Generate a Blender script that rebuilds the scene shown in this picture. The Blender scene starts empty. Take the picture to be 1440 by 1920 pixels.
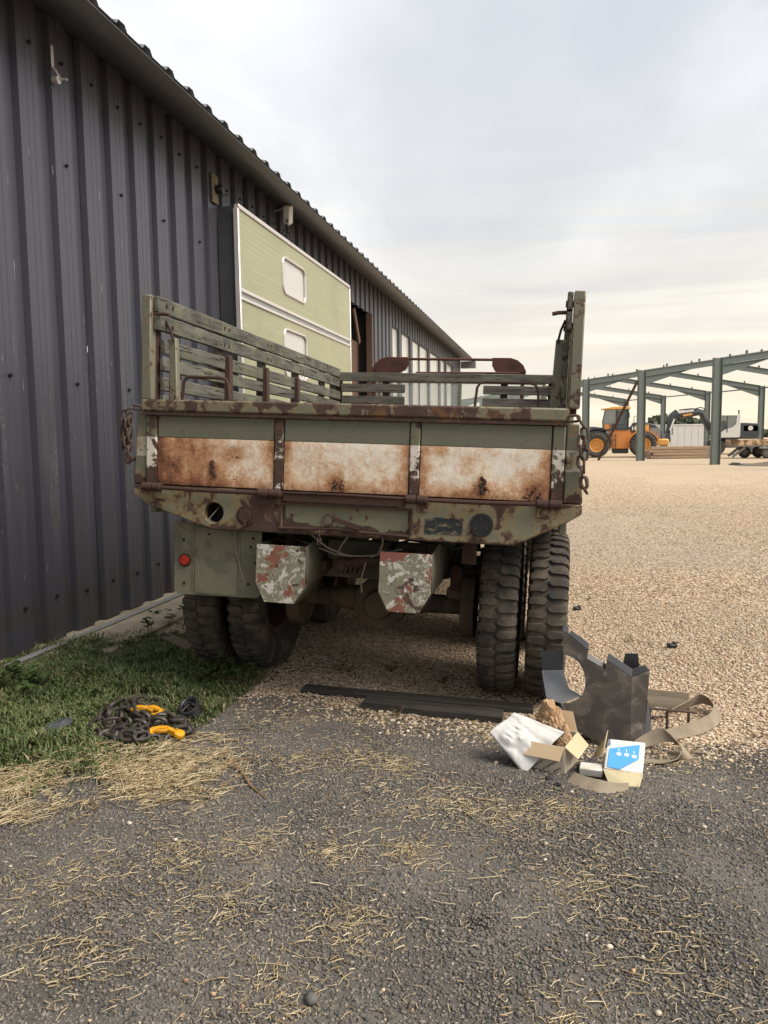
import bpy, bmesh, math, random
import numpy as np
from mathutils import Vector, Matrix, Euler, noise as mnoise
random.seed(7); rng = np.random.default_rng(7)
R = math.radians; PI = math.pi
S = bpy.context.scene; COL = S.collection

# ------------------------------------------------------------------ camera, sky, sun, exposure
cam_d = bpy.data.cameras.new('camera'); cam = bpy.data.objects.new('camera', cam_d); COL.objects.link(cam)
cam_d.sensor_fit = 'HORIZONTAL'; cam_d.sensor_width = 36.0; cam_d.lens = 36.0 * 1450 / 1440
cam_d.clip_start = 0.05; cam_d.clip_end = 3000
_p = math.atan(141 / 1450); _y = R(12.313); _r = .0125
_f = Vector((-math.sin(_y) * math.cos(_p), math.cos(_y) * math.cos(_p), -math.sin(_p)))
_rt = Vector((math.cos(_y), math.sin(_y), 0)); _u = _rt.cross(_f)
_r2 = _rt * math.cos(_r) - _u * math.sin(_r); _u2 = _u * math.cos(_r) + _rt * math.sin(_r)
cam.matrix_world = Matrix.Translation((0, 0, 1.5)) @ Matrix((_r2, _u2, -_f)).transposed().to_4x4()
S.camera = cam
S.view_settings.view_transform = 'Standard'; S.view_settings.look = 'None'
S.view_settings.exposure = 0.68; S.view_settings.gamma = 1.0; S.view_settings.use_curve_mapping = False

SUN_EL, SUN_AZ = R(50), R(102)          # azimuth measured from +Y (along the shed) towards +X
W = bpy.data.worlds.new('World'); S.world = W; W.use_nodes = True
def build_world():
    nt = W.node_tree; nt.nodes.clear(); N = nt.nodes.new; L = nt.links.new
    out = N('ShaderNodeOutputWorld'); bg = N('ShaderNodeBackground'); L(bg.outputs[0], out.inputs[0])
    sky = N('ShaderNodeTexSky'); sky.sky_type = 'NISHITA'; sky.sun_disc = False
    sky.sun_elevation = SUN_EL; sky.sun_rotation = SUN_AZ; sky.dust_density = 3.0
    def mth(op, a, b=None, c=None, cl=False):
        n = N('ShaderNodeMath'); n.operation = op; n.use_clamp = cl
        for i, v in enumerate((a, b, c)):
            if v is None: continue
            if isinstance(v, (int, float)): n.inputs[i].default_value = v
            else: L(v, n.inputs[i])
        return n.outputs[0]
    def mixc(f, a, b, bt='MIX'):
        n = N('ShaderNodeMix'); n.data_type = 'RGBA'; n.blend_type = bt
        for k, v in ((0, f), (6, a), (7, b)):
            if isinstance(v, (int, float)): n.inputs[k].default_value = v
            elif isinstance(v, tuple): n.inputs[k].default_value = (*v, 1)
            else: L(v, n.inputs[k])
        return n.outputs[2]
    tc = N('ShaderNodeTexCoord'); sep = N('ShaderNodeSeparateXYZ'); L(tc.outputs['Generated'], sep.inputs[0])
    x, y, z = sep.outputs
    zz = mth('MAXIMUM', z, 0.0); den = mth('ADD', zz, .16)
    cv = N('ShaderNodeCombineXYZ'); L(mth('DIVIDE', x, den), cv.inputs[0]); L(mth('DIVIDE', y, den), cv.inputs[1])
    def noise(vec, sc, det, ro, dist=0.0):
        n = N('ShaderNodeTexNoise'); n.inputs['Scale'].default_value = sc; n.inputs['Detail'].default_value = det
        n.inputs['Roughness'].default_value = ro; n.inputs['Distortion'].default_value = dist; L(vec, n.inputs['Vector']); return n.outputs['Fac']
    def ramp(f, stops):
        n = N('ShaderNodeValToRGB'); L(f, n.inputs[0]); e = n.color_ramp.elements
        while len(e) < len(stops): e.new(.5)
        for el, (p, c) in zip(e, stops): el.position = p; el.color = (*c, 1)
        return n.outputs[0]
    mp = N('ShaderNodeMapping'); mp.inputs['Scale'].default_value = (1.0, .55, 1); mp.inputs['Rotation'].default_value = (0, 0, .5); L(cv.outputs[0], mp.inputs[0])
    n1 = noise(mp.outputs[0], .62, 7, .52, .6); n2 = noise(mp.outputs[0], 2.1, 5, .5, .3)
    nn = mth('ADD', mth('MULTIPLY', n1, .72), mth('MULTIPLY', n2, .28))
    cloud = ramp(nn, [(.38, (.57, .60, .65)), (.48, (.645, .665, .70)), (.56, (.77, .785, .81)), (.65, (1.02, 1.01, .99))])
    # warm bright band low in the sky, strongest towards the sun's side
    sx, sy = math.sin(SUN_AZ - 1.05), math.cos(SUN_AZ - 1.05)
    az = mth('ADD', mth('MULTIPLY', x, sx), mth('MULTIPLY', y, sy))
    azf = mth('MULTIPLY_ADD', az, .35, .65, True)
    low = mth('MULTIPLY', mth('POWER', mth('SUBTRACT', 1.0, mth('MULTIPLY', zz, 2.2), None, True), 1.9), azf)
    mp2 = N('ShaderNodeMapping'); mp2.inputs['Scale'].default_value = (1.2, 1.2, 17); L(tc.outputs['Generated'], mp2.inputs[0])
    st = noise(mp2.outputs[0], 1.5, 5, .55, .5)
    warm = ramp(st, [(.36, (.78, .70, .58)), (.50, (.96, .82, .58)), (.61, (1.08, .97, .72))])
    col = mixc(mth('MULTIPLY', low, .95), cloud, warm)
    skys = mixc(1.0, sky.outputs[0], (.09, .09, .09), 'MULTIPLY')
    fin = mixc(.12, col, skys)
    L(fin, bg.inputs[0]); bg.inputs[1].default_value = 0.80
build_world()
sun_d = bpy.data.lights.new('sun', 'SUN'); sun_d.energy = 2.9; sun_d.angle = R(42); sun_d.color = (1, .93, .82)
sun = bpy.data.objects.new('sun', sun_d); COL.objects.link(sun)
_sd = Vector((math.sin(SUN_AZ) * math.cos(SUN_EL), math.cos(SUN_AZ) * math.cos(SUN_EL), math.sin(SUN_EL)))
sun.rotation_euler = (-_sd).to_track_quat('-Z', 'Y').to_euler()
sun.location = (6, 4, 12)

# ------------------------------------------------------------------ material helpers
class NT:
    def __init__(s, name):
        s.m = bpy.data.materials.new(name); s.m.use_nodes = True; s.nt = s.m.node_tree; s.nt.nodes.clear()
        s.out = s.N('ShaderNodeOutputMaterial'); s.b = s.N('ShaderNodeBsdfPrincipled'); s.L(s.b.outputs[0], s.out.inputs[0])
    def N(s, t): return s.nt.nodes.new(t)
    def L(s, a, b): s.nt.links.new(a, b)
    def put(s, sock, v):
        if isinstance(v, (int, float)): sock.default_value = v
        elif isinstance(v, tuple): sock.default_value = (*v, 1) if len(v) == 3 and sock.type == 'RGBA' else v
        else: s.L(v, sock)
    def vec(s, scale=(1, 1, 1), rot=(0, 0, 0), rand=True, kind='Object'):
        tc = s.N('ShaderNodeTexCoord'); v = tc.outputs[kind]
        if rand:
            oi = s.N('ShaderNodeObjectInfo'); mu = s.N('ShaderNodeMath'); mu.operation = 'MULTIPLY'; mu.inputs[1].default_value = 41.0
            s.L(oi.outputs['Random'], mu.inputs[0]); ad = s.N('ShaderNodeVectorMath'); ad.operation = 'ADD'
            s.L(v, ad.inputs[0]); s.L(mu.outputs[0], ad.inputs[1]); v = ad.outputs[0]
        if scale != (1, 1, 1) or rot != (0, 0, 0):
            mp = s.N('ShaderNodeMapping'); mp.inputs['Scale'].default_value = scale; mp.inputs['Rotation'].default_value = rot
            s.L(v, mp.inputs[0]); v = mp.outputs[0]
        return v
    def xyz(s, kind='Object'):
        tc = s.N('ShaderNodeTexCoord'); sp = s.N('ShaderNodeSeparateXYZ'); s.L(tc.outputs[kind], sp.inputs[0]); return sp.outputs
    def noise(s, vec, sc, det=4, ro=.55, dist=0.0, col=False):
        n = s.N('ShaderNodeTexNoise'); n.inputs['Scale'].default_value = sc; n.inputs['Detail'].default_value = det
        n.inputs['Roughness'].default_value = ro; n.inputs['Distortion'].default_value = dist; s.L(vec, n.inputs['Vector'])
        return n.outputs['Color' if col else 'Fac']
    def voro(s, vec, sc, feat='F1', out='Distance'):
        n = s.N('ShaderNodeTexVoronoi'); n.feature = feat; n.inputs['Scale'].default_value = sc; s.L(vec, n.inputs['Vector']); return n.outputs[out]
    def ramp(s, f, stops, interp='LINEAR'):
        n = s.N('ShaderNodeValToRGB'); s.L(f, n.inputs[0]); n.color_ramp.interpolation = interp; e = n.color_ramp.elements
        while len(e) < len(stops): e.new(.5)
        for el, (p, c) in zip(e, stops):
            el.position = p; el.color = (c, c, c, 1) if isinstance(c, (int, float)) else (*c, 1)
        return n.outputs[0]
    def mth(s, op, a, b=None, c=None, cl=False):
        n = s.N('ShaderNodeMath'); n.operation = op; n.use_clamp = cl
        for i, v in enumerate((a, b, c)):
            if v is not None: s.put(n.inputs[i], v)
        return n.outputs[0]
    def mix(s, f, a, b, bt='MIX'):
        n = s.N('ShaderNodeMix'); n.data_type = 'RGBA'; n.blend_type = bt
        s.put(n.inputs[0], f); s.put(n.inputs[6], a); s.put(n.inputs[7], b); return n.outputs[2]
    def step(s, v, a, b):      # smooth 0..1 between a and b
        n = s.N('ShaderNodeMapRange'); n.interpolation_type = 'SMOOTHSTEP'; s.put(n.inputs[0], v)
        n.inputs[1].default_value = a; n.inputs[2].default_value = b; return n.outputs[0]
    def bump(s, h, dist=.01, st=.5, prev=None):
        n = s.N('ShaderNodeBump'); n.inputs['Distance'].default_value = dist; n.inputs['Strength'].default_value = st; s.L(h, n.inputs['Height'])
        if prev is not None: s.L(prev, n.inputs['Normal'])
        s.L(n.outputs[0], s.b.inputs['Normal']); return n.outputs[0]
    def set(s, col=None, rough=None, metal=None, spec=None, **k):
        if col is not None: s.put(s.b.inputs['Base Color'], col)
        if rough is not None: s.put(s.b.inputs['Roughness'], rough)
        if metal is not None: s.put(s.b.inputs['Metallic'], metal)
        if spec is not None: s.put(s.b.inputs['Specular IOR Level'], spec)
        for kk, v in k.items(): s.put(s.b.inputs[kk.replace('_', ' ')], v)
        return s.m
def sc3(c, k): return tuple(min(1, v * k) for v in c)

def simple(name, col, rough=.6, metal=0.0, var=.25, nsc=8, bump=.15, dirt=None, spec=.5):
    t = NT(name); v = t.vec(); n = t.noise(v, nsc, 6, .6)
    c = t.mix(n, sc3(col, 1 - var), sc3(col, 1 + var))
    if dirt: c = t.mix(t.ramp(t.noise(v, nsc * .45, 7, .65), [(.45, 0.), (.68, 1.)]), c, dirt)
    t.bump(t.noise(v, nsc * 9, 4, .6), .003, bump)
    return t.set(c, t.ramp(n, [(.3, max(.05, rough - .1)), (.7, min(1, rough + .1))]), metal, spec)

RUST_D = (.062, .039, .033); RUST_M = (.105, .060, .045); RUST_O = (.30, .14, .065); OCHRE = (.29, .195, .095)
OLIVE = (.168, .166, .118)
def rust_paint(name, paint=OLIVE, thr=.56, scale=7.0, soft=.018, second=None, band=None, edge=None, ochre=.7, rough=.55, black=None, speck=True):
    t = NT(name); v = t.vec(rand=False); X = t.xyz()
    n1 = t.noise(v, scale, 9, .66, .35); n2 = t.noise(v, scale * .33, 4, .55)
    f = t.mth('ADD', t.mth('MULTIPLY', n1, .62), t.mth('MULTIPLY', n2, .38))
    if edge:      # extra rust along given axis limits (axis, centre, reach, amount)
        for ax, c0, reach, am in edge:
            d = t.mth('ABSOLUTE', t.mth('SUBTRACT', X[ax], c0))
            f = t.mth('ADD', f, t.mth('MULTIPLY', t.mth('SUBTRACT', 1.0, t.step(d, 0, reach)), am))
    mask = t.step(f, thr - soft, thr + soft)
    ring = t.step(f, thr - .085, thr - .01)
    fine = t.noise(v, 38, 6, .7); mid = t.noise(v, 11, 5, .6)
    rust = t.mix(t.step(fine, .35, .7), RUST_D, RUST_M); rust = t.mix(t.step(mid, .56, .72), rust, sc3(RUST_O, .55))
    pc = t.mix(t.noise(v, 3.2, 5, .6), sc3(paint, .82), sc3(paint, 1.16))
    pc = t.mix(t.mth('MULTIPLY', t.step(t.noise(v, 21, 6, .72), .55, .62), .35), pc, sc3(paint, .55))
    if second: pc = t.mix(t.step(t.noise(v, scale * .8, 7, .6, .2), .52, .56), pc, second)
    if band:      # (z0, z1, colour): a painted band with its own flaking
        z0, z1, bc = band
        inb = t.mth('MULTIPLY', t.step(X[2], z0 - .001, z0 + .001), t.mth('SUBTRACT', 1.0, t.step(X[2], z1 - .001, z1 + .001)))
        inb = t.mth('MULTIPLY', inb, t.step(t.mth('ADD', t.noise(v, 16, 7, .68, .4), t.mth('MULTIPLY', t.noise(v, 5, 3, .5), .35)), .60, .625))
        pc = t.mix(inb, t.mix(t.step(X[2], z0, z1 + .002), pc, pc), bc)
    pc = t.mix(t.mth('MULTIPLY', ring, ochre), pc, OCHRE)
    c = t.mix(mask, pc, rust)
    if black:     # overpainted dark rectangle x0,x1,z0,z1
        x0, x1, z0, z1 = black; wob = t.mth('MULTIPLY', t.mth('SUBTRACT', t.noise(v, 22, 4, .6), .5), .03)
        xx = t.mth('ADD', X[0], wob); zz = t.mth('ADD', X[2], wob)
        b = t.mth('MULTIPLY', t.mth('MULTIPLY', t.step(xx, x0, x0 + .012), t.mth('SUBTRACT', 1.0, t.step(xx, x1 - .012, x1))),
                  t.mth('MULTIPLY', t.step(zz, z0, z0 + .012), t.mth('SUBTRACT', 1.0, t.step(zz, z1 - .012, z1))))
        b = t.mth('MULTIPLY', b, t.step(t.noise(t.vec((7, 7, 16), rand=False), 1.6, 6, .68), .36, .52))
        c = t.mix(b, c, (.022, .026, .03))
    if speck: c = t.mix(t.mth('MULTIPLY', t.step(t.noise(v, 60, 3, .6), .66, .70), t.step(ring, .1, .8)), c, RUST_D)
    h = t.mth('ADD', t.mth('MULTIPLY', mask, -.55), t.mth('MULTIPLY', fine, .35)); t.bump(h, .004, .55)
    return t.set(c, t.mix(mask, (rough,) * 3, (.88,) * 3), 0.0, .35)

def white_rust(name):      # lower band of the tailgate: cream paint soaked with rust
    t = NT(name); v = t.vec(rand=False); X = t.xyz()
    a = t.noise(v, 4.2, 6, .62, .5); b = t.noise(v, 13, 7, .68, .4); fine = t.noise(v, 75, 5, .7)
    # rust creeps in from the panel edges
    lowz = t.mth('SUBTRACT', 1.0, t.step(X[2], 1.268, 1.37)); ed = lowz
    for x0 in (-1.07, -.392, -.336, .344, .401, 1.06):
        d = t.mth('ABSOLUTE', t.mth('SUBTRACT', X[0], x0)); ed = t.mth('MAXIMUM', ed, t.mth('SUBTRACT', 1.0, t.step(d, 0, .085)))
    spots = None
    for sx, sz, rr in ((-.735, 1.365, .07), (-.98, 1.37, .08), (-.04, 1.31, .085), (.73, 1.33, .07), (.98, 1.32, .09), (-.62, 1.45, .09), (.5, 1.51, .06)):
        dx = t.mth('SUBTRACT', X[0], sx); dz = t.mth('SUBTRACT', X[2], sz)
        q = t.mth('SUBTRACT', 1.0, t.step(t.mth('SQRT', t.mth('ADD', t.mth('MULTIPLY', dx, dx), t.mth('MULTIPLY', dz, dz))), rr * .15, rr))
        spots = q if spots is None else t.mth('MAXIMUM', spots, q)
    left = t.mth('MULTIPLY', t.mth('SUBTRACT', 1.0, t.step(X[0], -1.1, -.35)), .16)
    s = t.mth('ADD', t.mth('ADD', t.mth('MULTIPLY', a, .36), t.mth('ADD', t.mth('MULTIPLY', b, .30), t.mth('ADD', t.mth('MULTIPLY', t.noise(v, 33, 6, .7, .3), .20), t.mth('MULTIPLY', t.noise(t.vec((1, 1, .18), rand=False), 26, 5, .6), .14)))), t.mth('ADD', t.mth('MULTIPLY', ed, .13), t.mth('ADD', t.mth('MULTIPLY', spots, .12), left)))
    s = t.mth('ADD', s, t.mth('MULTIPLY', t.mth('SUBTRACT', fine, .5), .22))
    c = t.ramp(s, [(.43, (.84, .78, .68)), (.495, (.78, .65, .51)), (.555, (.66, .45, .30)), (.63, (.48, .26, .135)), (.72, (.27, .115, .06)), (.82, (.075, .04, .03))])
    pits = t.step(t.mth('ADD', t.noise(v, 34, 5, .68, .3), t.mth('ADD', t.mth('MULTIPLY', lowz, .10), t.mth('MULTIPLY', spots, .14))), .715, .75)
    c = t.mix(pits, c, (.04, .028, .024))
    t.bump(t.mth('ADD', fine, t.mth('MULTIPLY', pits, -1.2)), .004, .5)
    return t.set(c, .82, 0.0, .25)

def camo_chip(name, seed):      # bumperettes: many coats of paint chipped through each other
    t = NT(name); v = t.vec(rand=False, rot=(seed, seed * 1.7, 0))
    def ch(sc, lo, w=.012, d=.3): return t.step(t.noise(v, sc, 8, .64, d), lo, lo + w)
    c = t.mix(t.noise(v, 7, 5, .6), (.20, .19, .125), (.27, .255, .18))
    lo = t.step(t.noise(v, 6, 4, .6), .40, .62)
    c = t.mix(t.mth('MULTIPLY', t.mth('MULTIPLY', ch(48, .52, .05, .6), lo), .9), c, (.60, .58, .51))
    c = t.mix(t.mth('MULTIPLY', ch(30, .56, .03, .5), t.mth('SUBTRACT', 1.0, lo)), c, (.125, .14, .105))
    c = t.mix(t.mth('MULTIPLY', ch(15, .545, .02, .5), .85), c, (.66, .63, .56))
    c = t.mix(ch(7.5, .545, .01, .5), c, (.24, .095, .065)); c = t.mix(ch(6.2, .585, .01, .5), c, (.085, .05, .042))
    c = t.mix(ch(26, .665, .01), c, (.06, .038, .032)); c = t.mix(t.mth('MULTIPLY', t.step(t.noise(t.vec((8, 8, 1), rand=False), 3, 5, .6), .5, .75), .45), c, (.15, .105, .075))
    t.bump(t.noise(v, 30, 7, .7), .003, .5); return t.set(c, .6, 0.0, .4)

def wood_paint(name, paint=(.165, .168, .118), bare=(.105, .098, .084), wear=.465, axis=1):
    t = NT(name); s = [26, 26, 26]; s[axis] = 1.6; v = t.vec(tuple(s)); v2 = t.vec()
    g = t.noise(v, 1.4, 8, .68, .7); w = t.noise(v2, 3.4, 6, .62); cr = t.noise(v, 2.6, 6, .6, 1.0)
    c = t.mix(t.step(g, .3, .7), sc3(paint, .60), sc3(paint, 1.25))
    bare_m = t.step(t.mth('ADD', t.mth('MULTIPLY', w, .65), t.mth('MULTIPLY', g, .35)), wear - .03, wear + .05)
    b = t.mix(t.step(g, .35, .65), sc3(bare, .6), sc3(bare, 1.5)); c = t.mix(bare_m, c, b)
    crk = t.step(cr, .60, .64); c = t.mix(crk, c, (.025, .022, .018))
    t.bump(t.mth('ADD', g, t.mth('MULTIPLY', crk, -1.4)), .004, .6); return t.set(c, .85, 0.0, .2)
def wood_raw(name, a, b, axis=0):
    t = NT(name); s = [22, 22, 22]; s[axis] = 1.3; v = t.vec(tuple(s)); g = t.noise(v, 1.5, 8, .66, .8)
    t.bump(g, .004, .6); return t.set(t.mix(t.step(g, .3, .7), a, b), .85, 0.0, .2)

def vcol_mat(name, rough=.85, spec=.25, sss=0, bsc=90):
    t = NT(name); a = t.N('ShaderNodeAttribute'); a.attribute_name = 'tint'
    v = t.vec(rand=False); n = t.noise(v, bsc, 4, .6); t.bump(n, .002, .4)
    return t.set(t.mix(t.mth('MULTIPLY', n, .5), a.outputs['Color'], (0, 0, 0)) , rough, 0.0, spec)

def wall_metal(name, col):
    t = NT(name); v = t.vec((1, 1, .16)); v2 = t.vec(); X = t.xyz()
    n = t.noise(v, 2.2, 6, .6); st = t.noise(t.vec((9, 9, .5)), 1.2, 6, .65, .3); sp = t.noise(v2, 55, 4, .7)
    c = t.mix(n, sc3(col, .86), sc3(col, 1.14))
    # pale dust that dried in streaks on the lower half
    dust = t.mth('MULTIPLY', t.step(st, .50, .70), t.mth('MULTIPLY', t.step(X[2], .35, 1.2), t.mth('SUBTRACT', 1.0, t.step(X[2], 1.7, 2.6))))
    dust = t.mth('MULTIPLY', dust, t.step(sp, .38, .62)); c = t.mix(t.mth('MULTIPLY', dust, .55), c, (.17, .17, .165))
    mud = t.mth('MULTIPLY', t.mth('SUBTRACT', 1.0, t.step(X[2], .02, .62)), t.step(t.noise(v2, 5, 6, .65), .38, .6)); c = t.mix(t.mth('MULTIPLY', mud, .7), c, (.055, .046, .036))
    scr = t.mth('MULTIPLY', t.step(t.noise(t.vec((14, 14, 1.3)), 3.0, 4, .55), .715, .73), .6); c = t.mix(scr, c, (.36, .36, .37))
    t.bump(t.noise(t.vec((1, 1, .3)), 6, 4, .6), .006, .12)
    return t.set(c, t.ramp(n, [(.3, .34), (.7, .46)]), 0.0, .55)

M = {}
M['wall'] = wall_metal('shed_cladding', (.053, .053, .067))
M['roof'] = simple('shed_roof_metal', (.17, .19, .20), .5, .2, .15, 3, .1)
M['soffit'] = simple('shed_soffit', (.17, .175, .185), .55, .1, .15, 3, .1)
M['black'] = simple('black_plastic', (.012, .013, .015), .45, 0, .3, 20)
M['dark'] = simple('painted_shade_black', (.012, .012, .012), .9)  # near-black colour that paints in the shade inside openings
M['rail'] = rust_paint('rail_paint', thr=.485, scale=10, soft=.02, ochre=.45)
M['gate_plate'] = rust_paint('gate_seam_rust', thr=.30, scale=9)
M['gate_olive'] = rust_paint('gate_olive', paint=(.158, .158, .112), thr=.74, scale=6, edge=[(0, -1.07, .12, .16), (2, 1.665, .05, .08)], ochre=.15)
M['gate_white'] = white_rust('gate_white')
M['rib'] = rust_paint('gate_rib', paint=(.150, .152, .10), thr=.525, scale=9, band=(1.25, 1.527, (.70, .64, .55)), edge=[(2, 1.27, .22, .10)], ochre=.1, soft=.01)
M['sill'] = rust_paint('sill_paint', paint=(.215, .205, .135), thr=.54, scale=10, soft=.03, second=(.18, .178, .122), edge=[(2, 1.03, .035, .12), (0, -.44, .16, .07), (2, 1.27, .05, .1), (0, 1.1, .14, .06), (0, -1.1, .12, .08)], ochre=.75, black=(.43, .64, 1.065, 1.165))
M['recess'] = rust_paint('recess_paint', paint=(.215, .215, .135), thr=.60, scale=9, edge=[(2, 1.06, .05, .2), (0, -.345, .03, .2), (0, .36, .03, .2)], ochre=.2)
M['corner'] = rust_paint('corner_paint', thr=.60, scale=7, band=(1.42, 1.527, (.42, .38, .30)), edge=[(2, 1.25, .12, .12), (2, 1.47, .07, .07)])
M['rust'] = simple('rusty_iron', (.075, .043, .034), .85, 0, .35, 12, .5, RUST_D, .2)
M['rust_red'] = simple('red_rust', (.105, .045, .034), .8, 0, .3, 9, .4, (.06, .03, .025), .25)
M['olive'] = rust_paint('olive_body', thr=.64, scale=6)
M['flap'] = rust_paint('flap_paint', paint=(.205, .195, .135), thr=.70, scale=7, second=(.15, .147, .105), ochre=.2)
M['frame'] = simple('chassis_dirty_olive', (.13, .122, .085), .75, 0, .3, 5, .4, (.055, .044, .032))
M['under'] = simple('oily_dirt', (.115, .083, .054), .85, 0, .4, 9, .6, (.04, .03, .022))
M['bump_a'] = camo_chip('bumperette_chips', .4); M['bump_b'] = camo_chip('bumperette_chips_b', 2.1)
M['slat'] = wood_paint('slat_paint'); M['slat_x'] = wood_paint('slat_paint_cross', (.17, .165, .125), (.12, .11, .095), .45, 0)
M['post'] = rust_paint('stake_post', paint=(.17, .165, .12), thr=.56, scale=14, soft=.03, ochre=.25)
def tyre_mat():
    t = NT('tyre_rubber'); v = t.vec(); n = t.noise(v, 6, 7, .65); f = t.noise(v, 40, 4, .6)
    c = t.mix(t.step(n, .38, .68), (.045, .041, .036), (.145, .118, .09)); c = t.mix(t.mth('MULTIPLY', f, .3), c, (.02, .018, .016))
    t.bump(f, .003, .4); return t.set(c, .88, 0.0, .25)
M['tyre'] = tyre_mat()
M['rim'] = simple('rim_rust', (.06, .036, .026), .8, 0, .4, 8, .3)
M['lens'] = NT('red_lens').set((.42, .035, .02), .25, 0.0, .5)
M['wire'] = simple('old_wire', (.28, .25, .20), .7); M['cable'] = simple('black_cable', (.012, .012, .012), .6)
M['chain'] = simple('steel_chain', (.075, .066, .058), .5, .35, .4, 25, .3, (.05, .035, .025))
M['chain_rust'] = simple('rusty_chain', (.085, .055, .042), .75, .1, .4, 30, .3)
M['yellow'] = simple('yellow_hook_paint', (.74, .36, .015), .45, 0, .15, 18, .2, None); 
def hookm():
    t = NT('hook_yellow'); v = t.vec(); c = t.mix(t.step(t.noise(v, 45, 6, .7), .55, .60), (.78, .38, .015), (.07, .045, .02))
    return t.set(t.mix(t.noise(v, 9, 3), c, (.6, .27, .01)), .45, 0.0, .5)
M['yellow'] = hookm()
def glassm(name, col, rough, alpha):
    t = NT(name); return t.set(col, rough, 0.0, .6, Alpha=alpha)
M['glass'] = glassm('cab_glass', (.55, .60, .58), .08, .25)
def polyc():
    t = NT('rooflight_pane'); v = t.vec(); n = t.noise(v, 2.5, 4, .5)
    return t.set(t.mix(n, (.50, .48, .44), (.62, .60, .55)), t.ramp(n, [(.3, .10), (.7, .22)]), 0.0, .8)
M['pane'] = polyc()
M['concrete'] = simple('concrete', (.34, .29, .22), .9, 0, .2, 4, .6, (.19, .16, .11))
M['alu'] = simple('alu_trim', (.62, .58, .56), .35, .35, .12, 10)
def caravan():
    t = NT('caravan_skin'); X = t.xyz(); v = t.vec((1, .12, 1), rand=False)
    w = t.noise(v, 6, 5, .6); lines = t.step(t.mth('PINGPONG', X[2], .030), .026, .0295)
    c = t.mix(w, (.275, .275, .165), (.345, .345, .215)); c = t.mix(t.mth('MULTIPLY', lines, t.step(t.noise(t.vec((1, .5, 20), rand=False), 1.5, 3), .4, .62)), c, (.48, .46, .33))
    c = t.mix(t.mth('MULTIPLY', t.step(t.noise(t.vec(rand=False), 1.2, 6, .6), .5, .72), .4), c, (.22, .21, .13))
    t.bump(lines, .002, .4); return t.set(c, .42, 0.0, .5)
M['caravan'] = caravan()
M['win'] = NT('caravan_window').set((.50, .485, .46), .12, 0.0, .7)
M['board'] = simple('brown_board', (.115, .065, .045), .75, 0, .2, 4)
M['steel'] = simple('primed_steel', (.115, .14, .13), .6, 0, .15, 2.5, .1, (.13, .145, .135))
M['orange'] = simple('machine_orange', (.70, .27, .07), .5, 0, .12, 2)
M['orange_l'] = simple('machine_yellow_orange', (.78, .40, .10), .5, 0, .12, 2)
M['mach_dark'] = simple('machine_dark', (.055, .06, .065), .5, 0, .3, 3)
M['mach_tyre'] = simple('machine_tyre', (.075, .068, .06), .9, 0, .25, 4)
M['mach_glass'] = glassm('machine_glass', (.10, .13, .13), .06, .62)
M['mwhite'] = simple('machine_white', (.72, .71, .68), .4, 0, .06, 2)
M['grey'] = simple('machine_grey', (.24, .24, .235), .55, 0, .2, 3)
M['container'] = simple('container_white', (.64, .64, .62), .5, 0, .05, 1)
M['timber'] = wood_raw('yard_timber', (.30, .20, .135), (.46, .34, .25))
M['trailer_side'] = rust_paint('trailer_side', paint=(.60, .42, .25), thr=.52, scale=2.2, ochre=.9, soft=.1)
M['plank'] = wood_raw('dark_plank', (.024, .023, .022), (.075, .067, .058))
M['stake_wood'] = wood_raw('scrap_wood', (.12, .095, .07), (.21, .17, .125))
M['white_txt'] = NT('white_print').set((.8, .8, .78), .5); M['black_txt'] = NT('black_print').set((.02, .02, .022), .6)
M['blue_txt'] = NT('dark_blue_print').set((.03, .06, .18), .6); M['blue'] = simple('blue_print', (.07, .33, .66), .5, 0, .12, 12, .1)
def card(name, a, b):
    t = NT(name); v = t.vec((1, 1, 1)); fl = t.noise(t.vec((60, 3, 3)), 1.2, 3); n = t.noise(v, 9, 5, .6)
    t.bump(fl, .0015, .5); return t.set(t.mix(n, a, b), .85, 0.0, .2)
M['card'] = card('cardboard', (.50, .37, .23), (.62, .48, .31)); M['card_g'] = card('cardboard_greyish', (.46, .40, .32), (.55, .48, .39))
M['paper'] = card('kraft_paper', (.36, .22, .12), (.52, .36, .22))
def film():
    t = NT('white_film'); v = t.vec(); n = t.noise(v, 22, 5, .65); d = t.step(t.noise(v, 9, 5, .6), .5, .75)
    c = t.mix(n, (.55, .54, .52), (.70, .69, .67)); c = t.mix(t.mth('MULTIPLY', d, .4), c, (.50, .44, .38)); t.bump(n, .006, .5); return t.set(c, .5, 0.0, .4)
M['film'] = film()
M['carton'] = simple('white_carton', (.66, .64, .60), .7, 0, .10, 14, .5, (.47, .41, .30))
M['carton_d'] = simple('soiled_carton', (.55, .47, .29), .8, 0, .2, 9, .4, (.30, .24, .15))
def webm():
    t = NT('webbing'); v = t.vec(); w = t.mth('PINGPONG', t.xyz()[0], .004); n = t.noise(v, 14, 5, .6); f = t.noise(v, 160, 2)
    t.bump(f, .003, .6); return t.set(t.mix(n, (.16, .125, .09), (.40, .33, .25)), .92, 0.0, .15)
M['web'] = webm()
def sheetm():
    t = NT('primed_sheet'); v = t.vec(rand=False); n = t.noise(v, 7, 6, .65, .8); d = t.noise(v, 22, 6, .7)
    c = t.mix(t.step(n, .42, .66), (.065, .058, .052), (.15, .125, .10)); c = t.mix(t.mth('MULTIPLY', t.step(d, .55, .68), t.step(n, .45, .6)), c, (.27, .275, .285))
    return t.set(c, t.ramp(n, [(.35, .35), (.65, .7)]), 0.0, .5)
M['sheet'] = sheetm(); M['sheet_d'] = NT('sheet_black').set((.010, .010, .011), .4); M['sheet_b'] = simple('sheet_clean', (.065, .072, .085), .4, 0, .2, 5)
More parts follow.
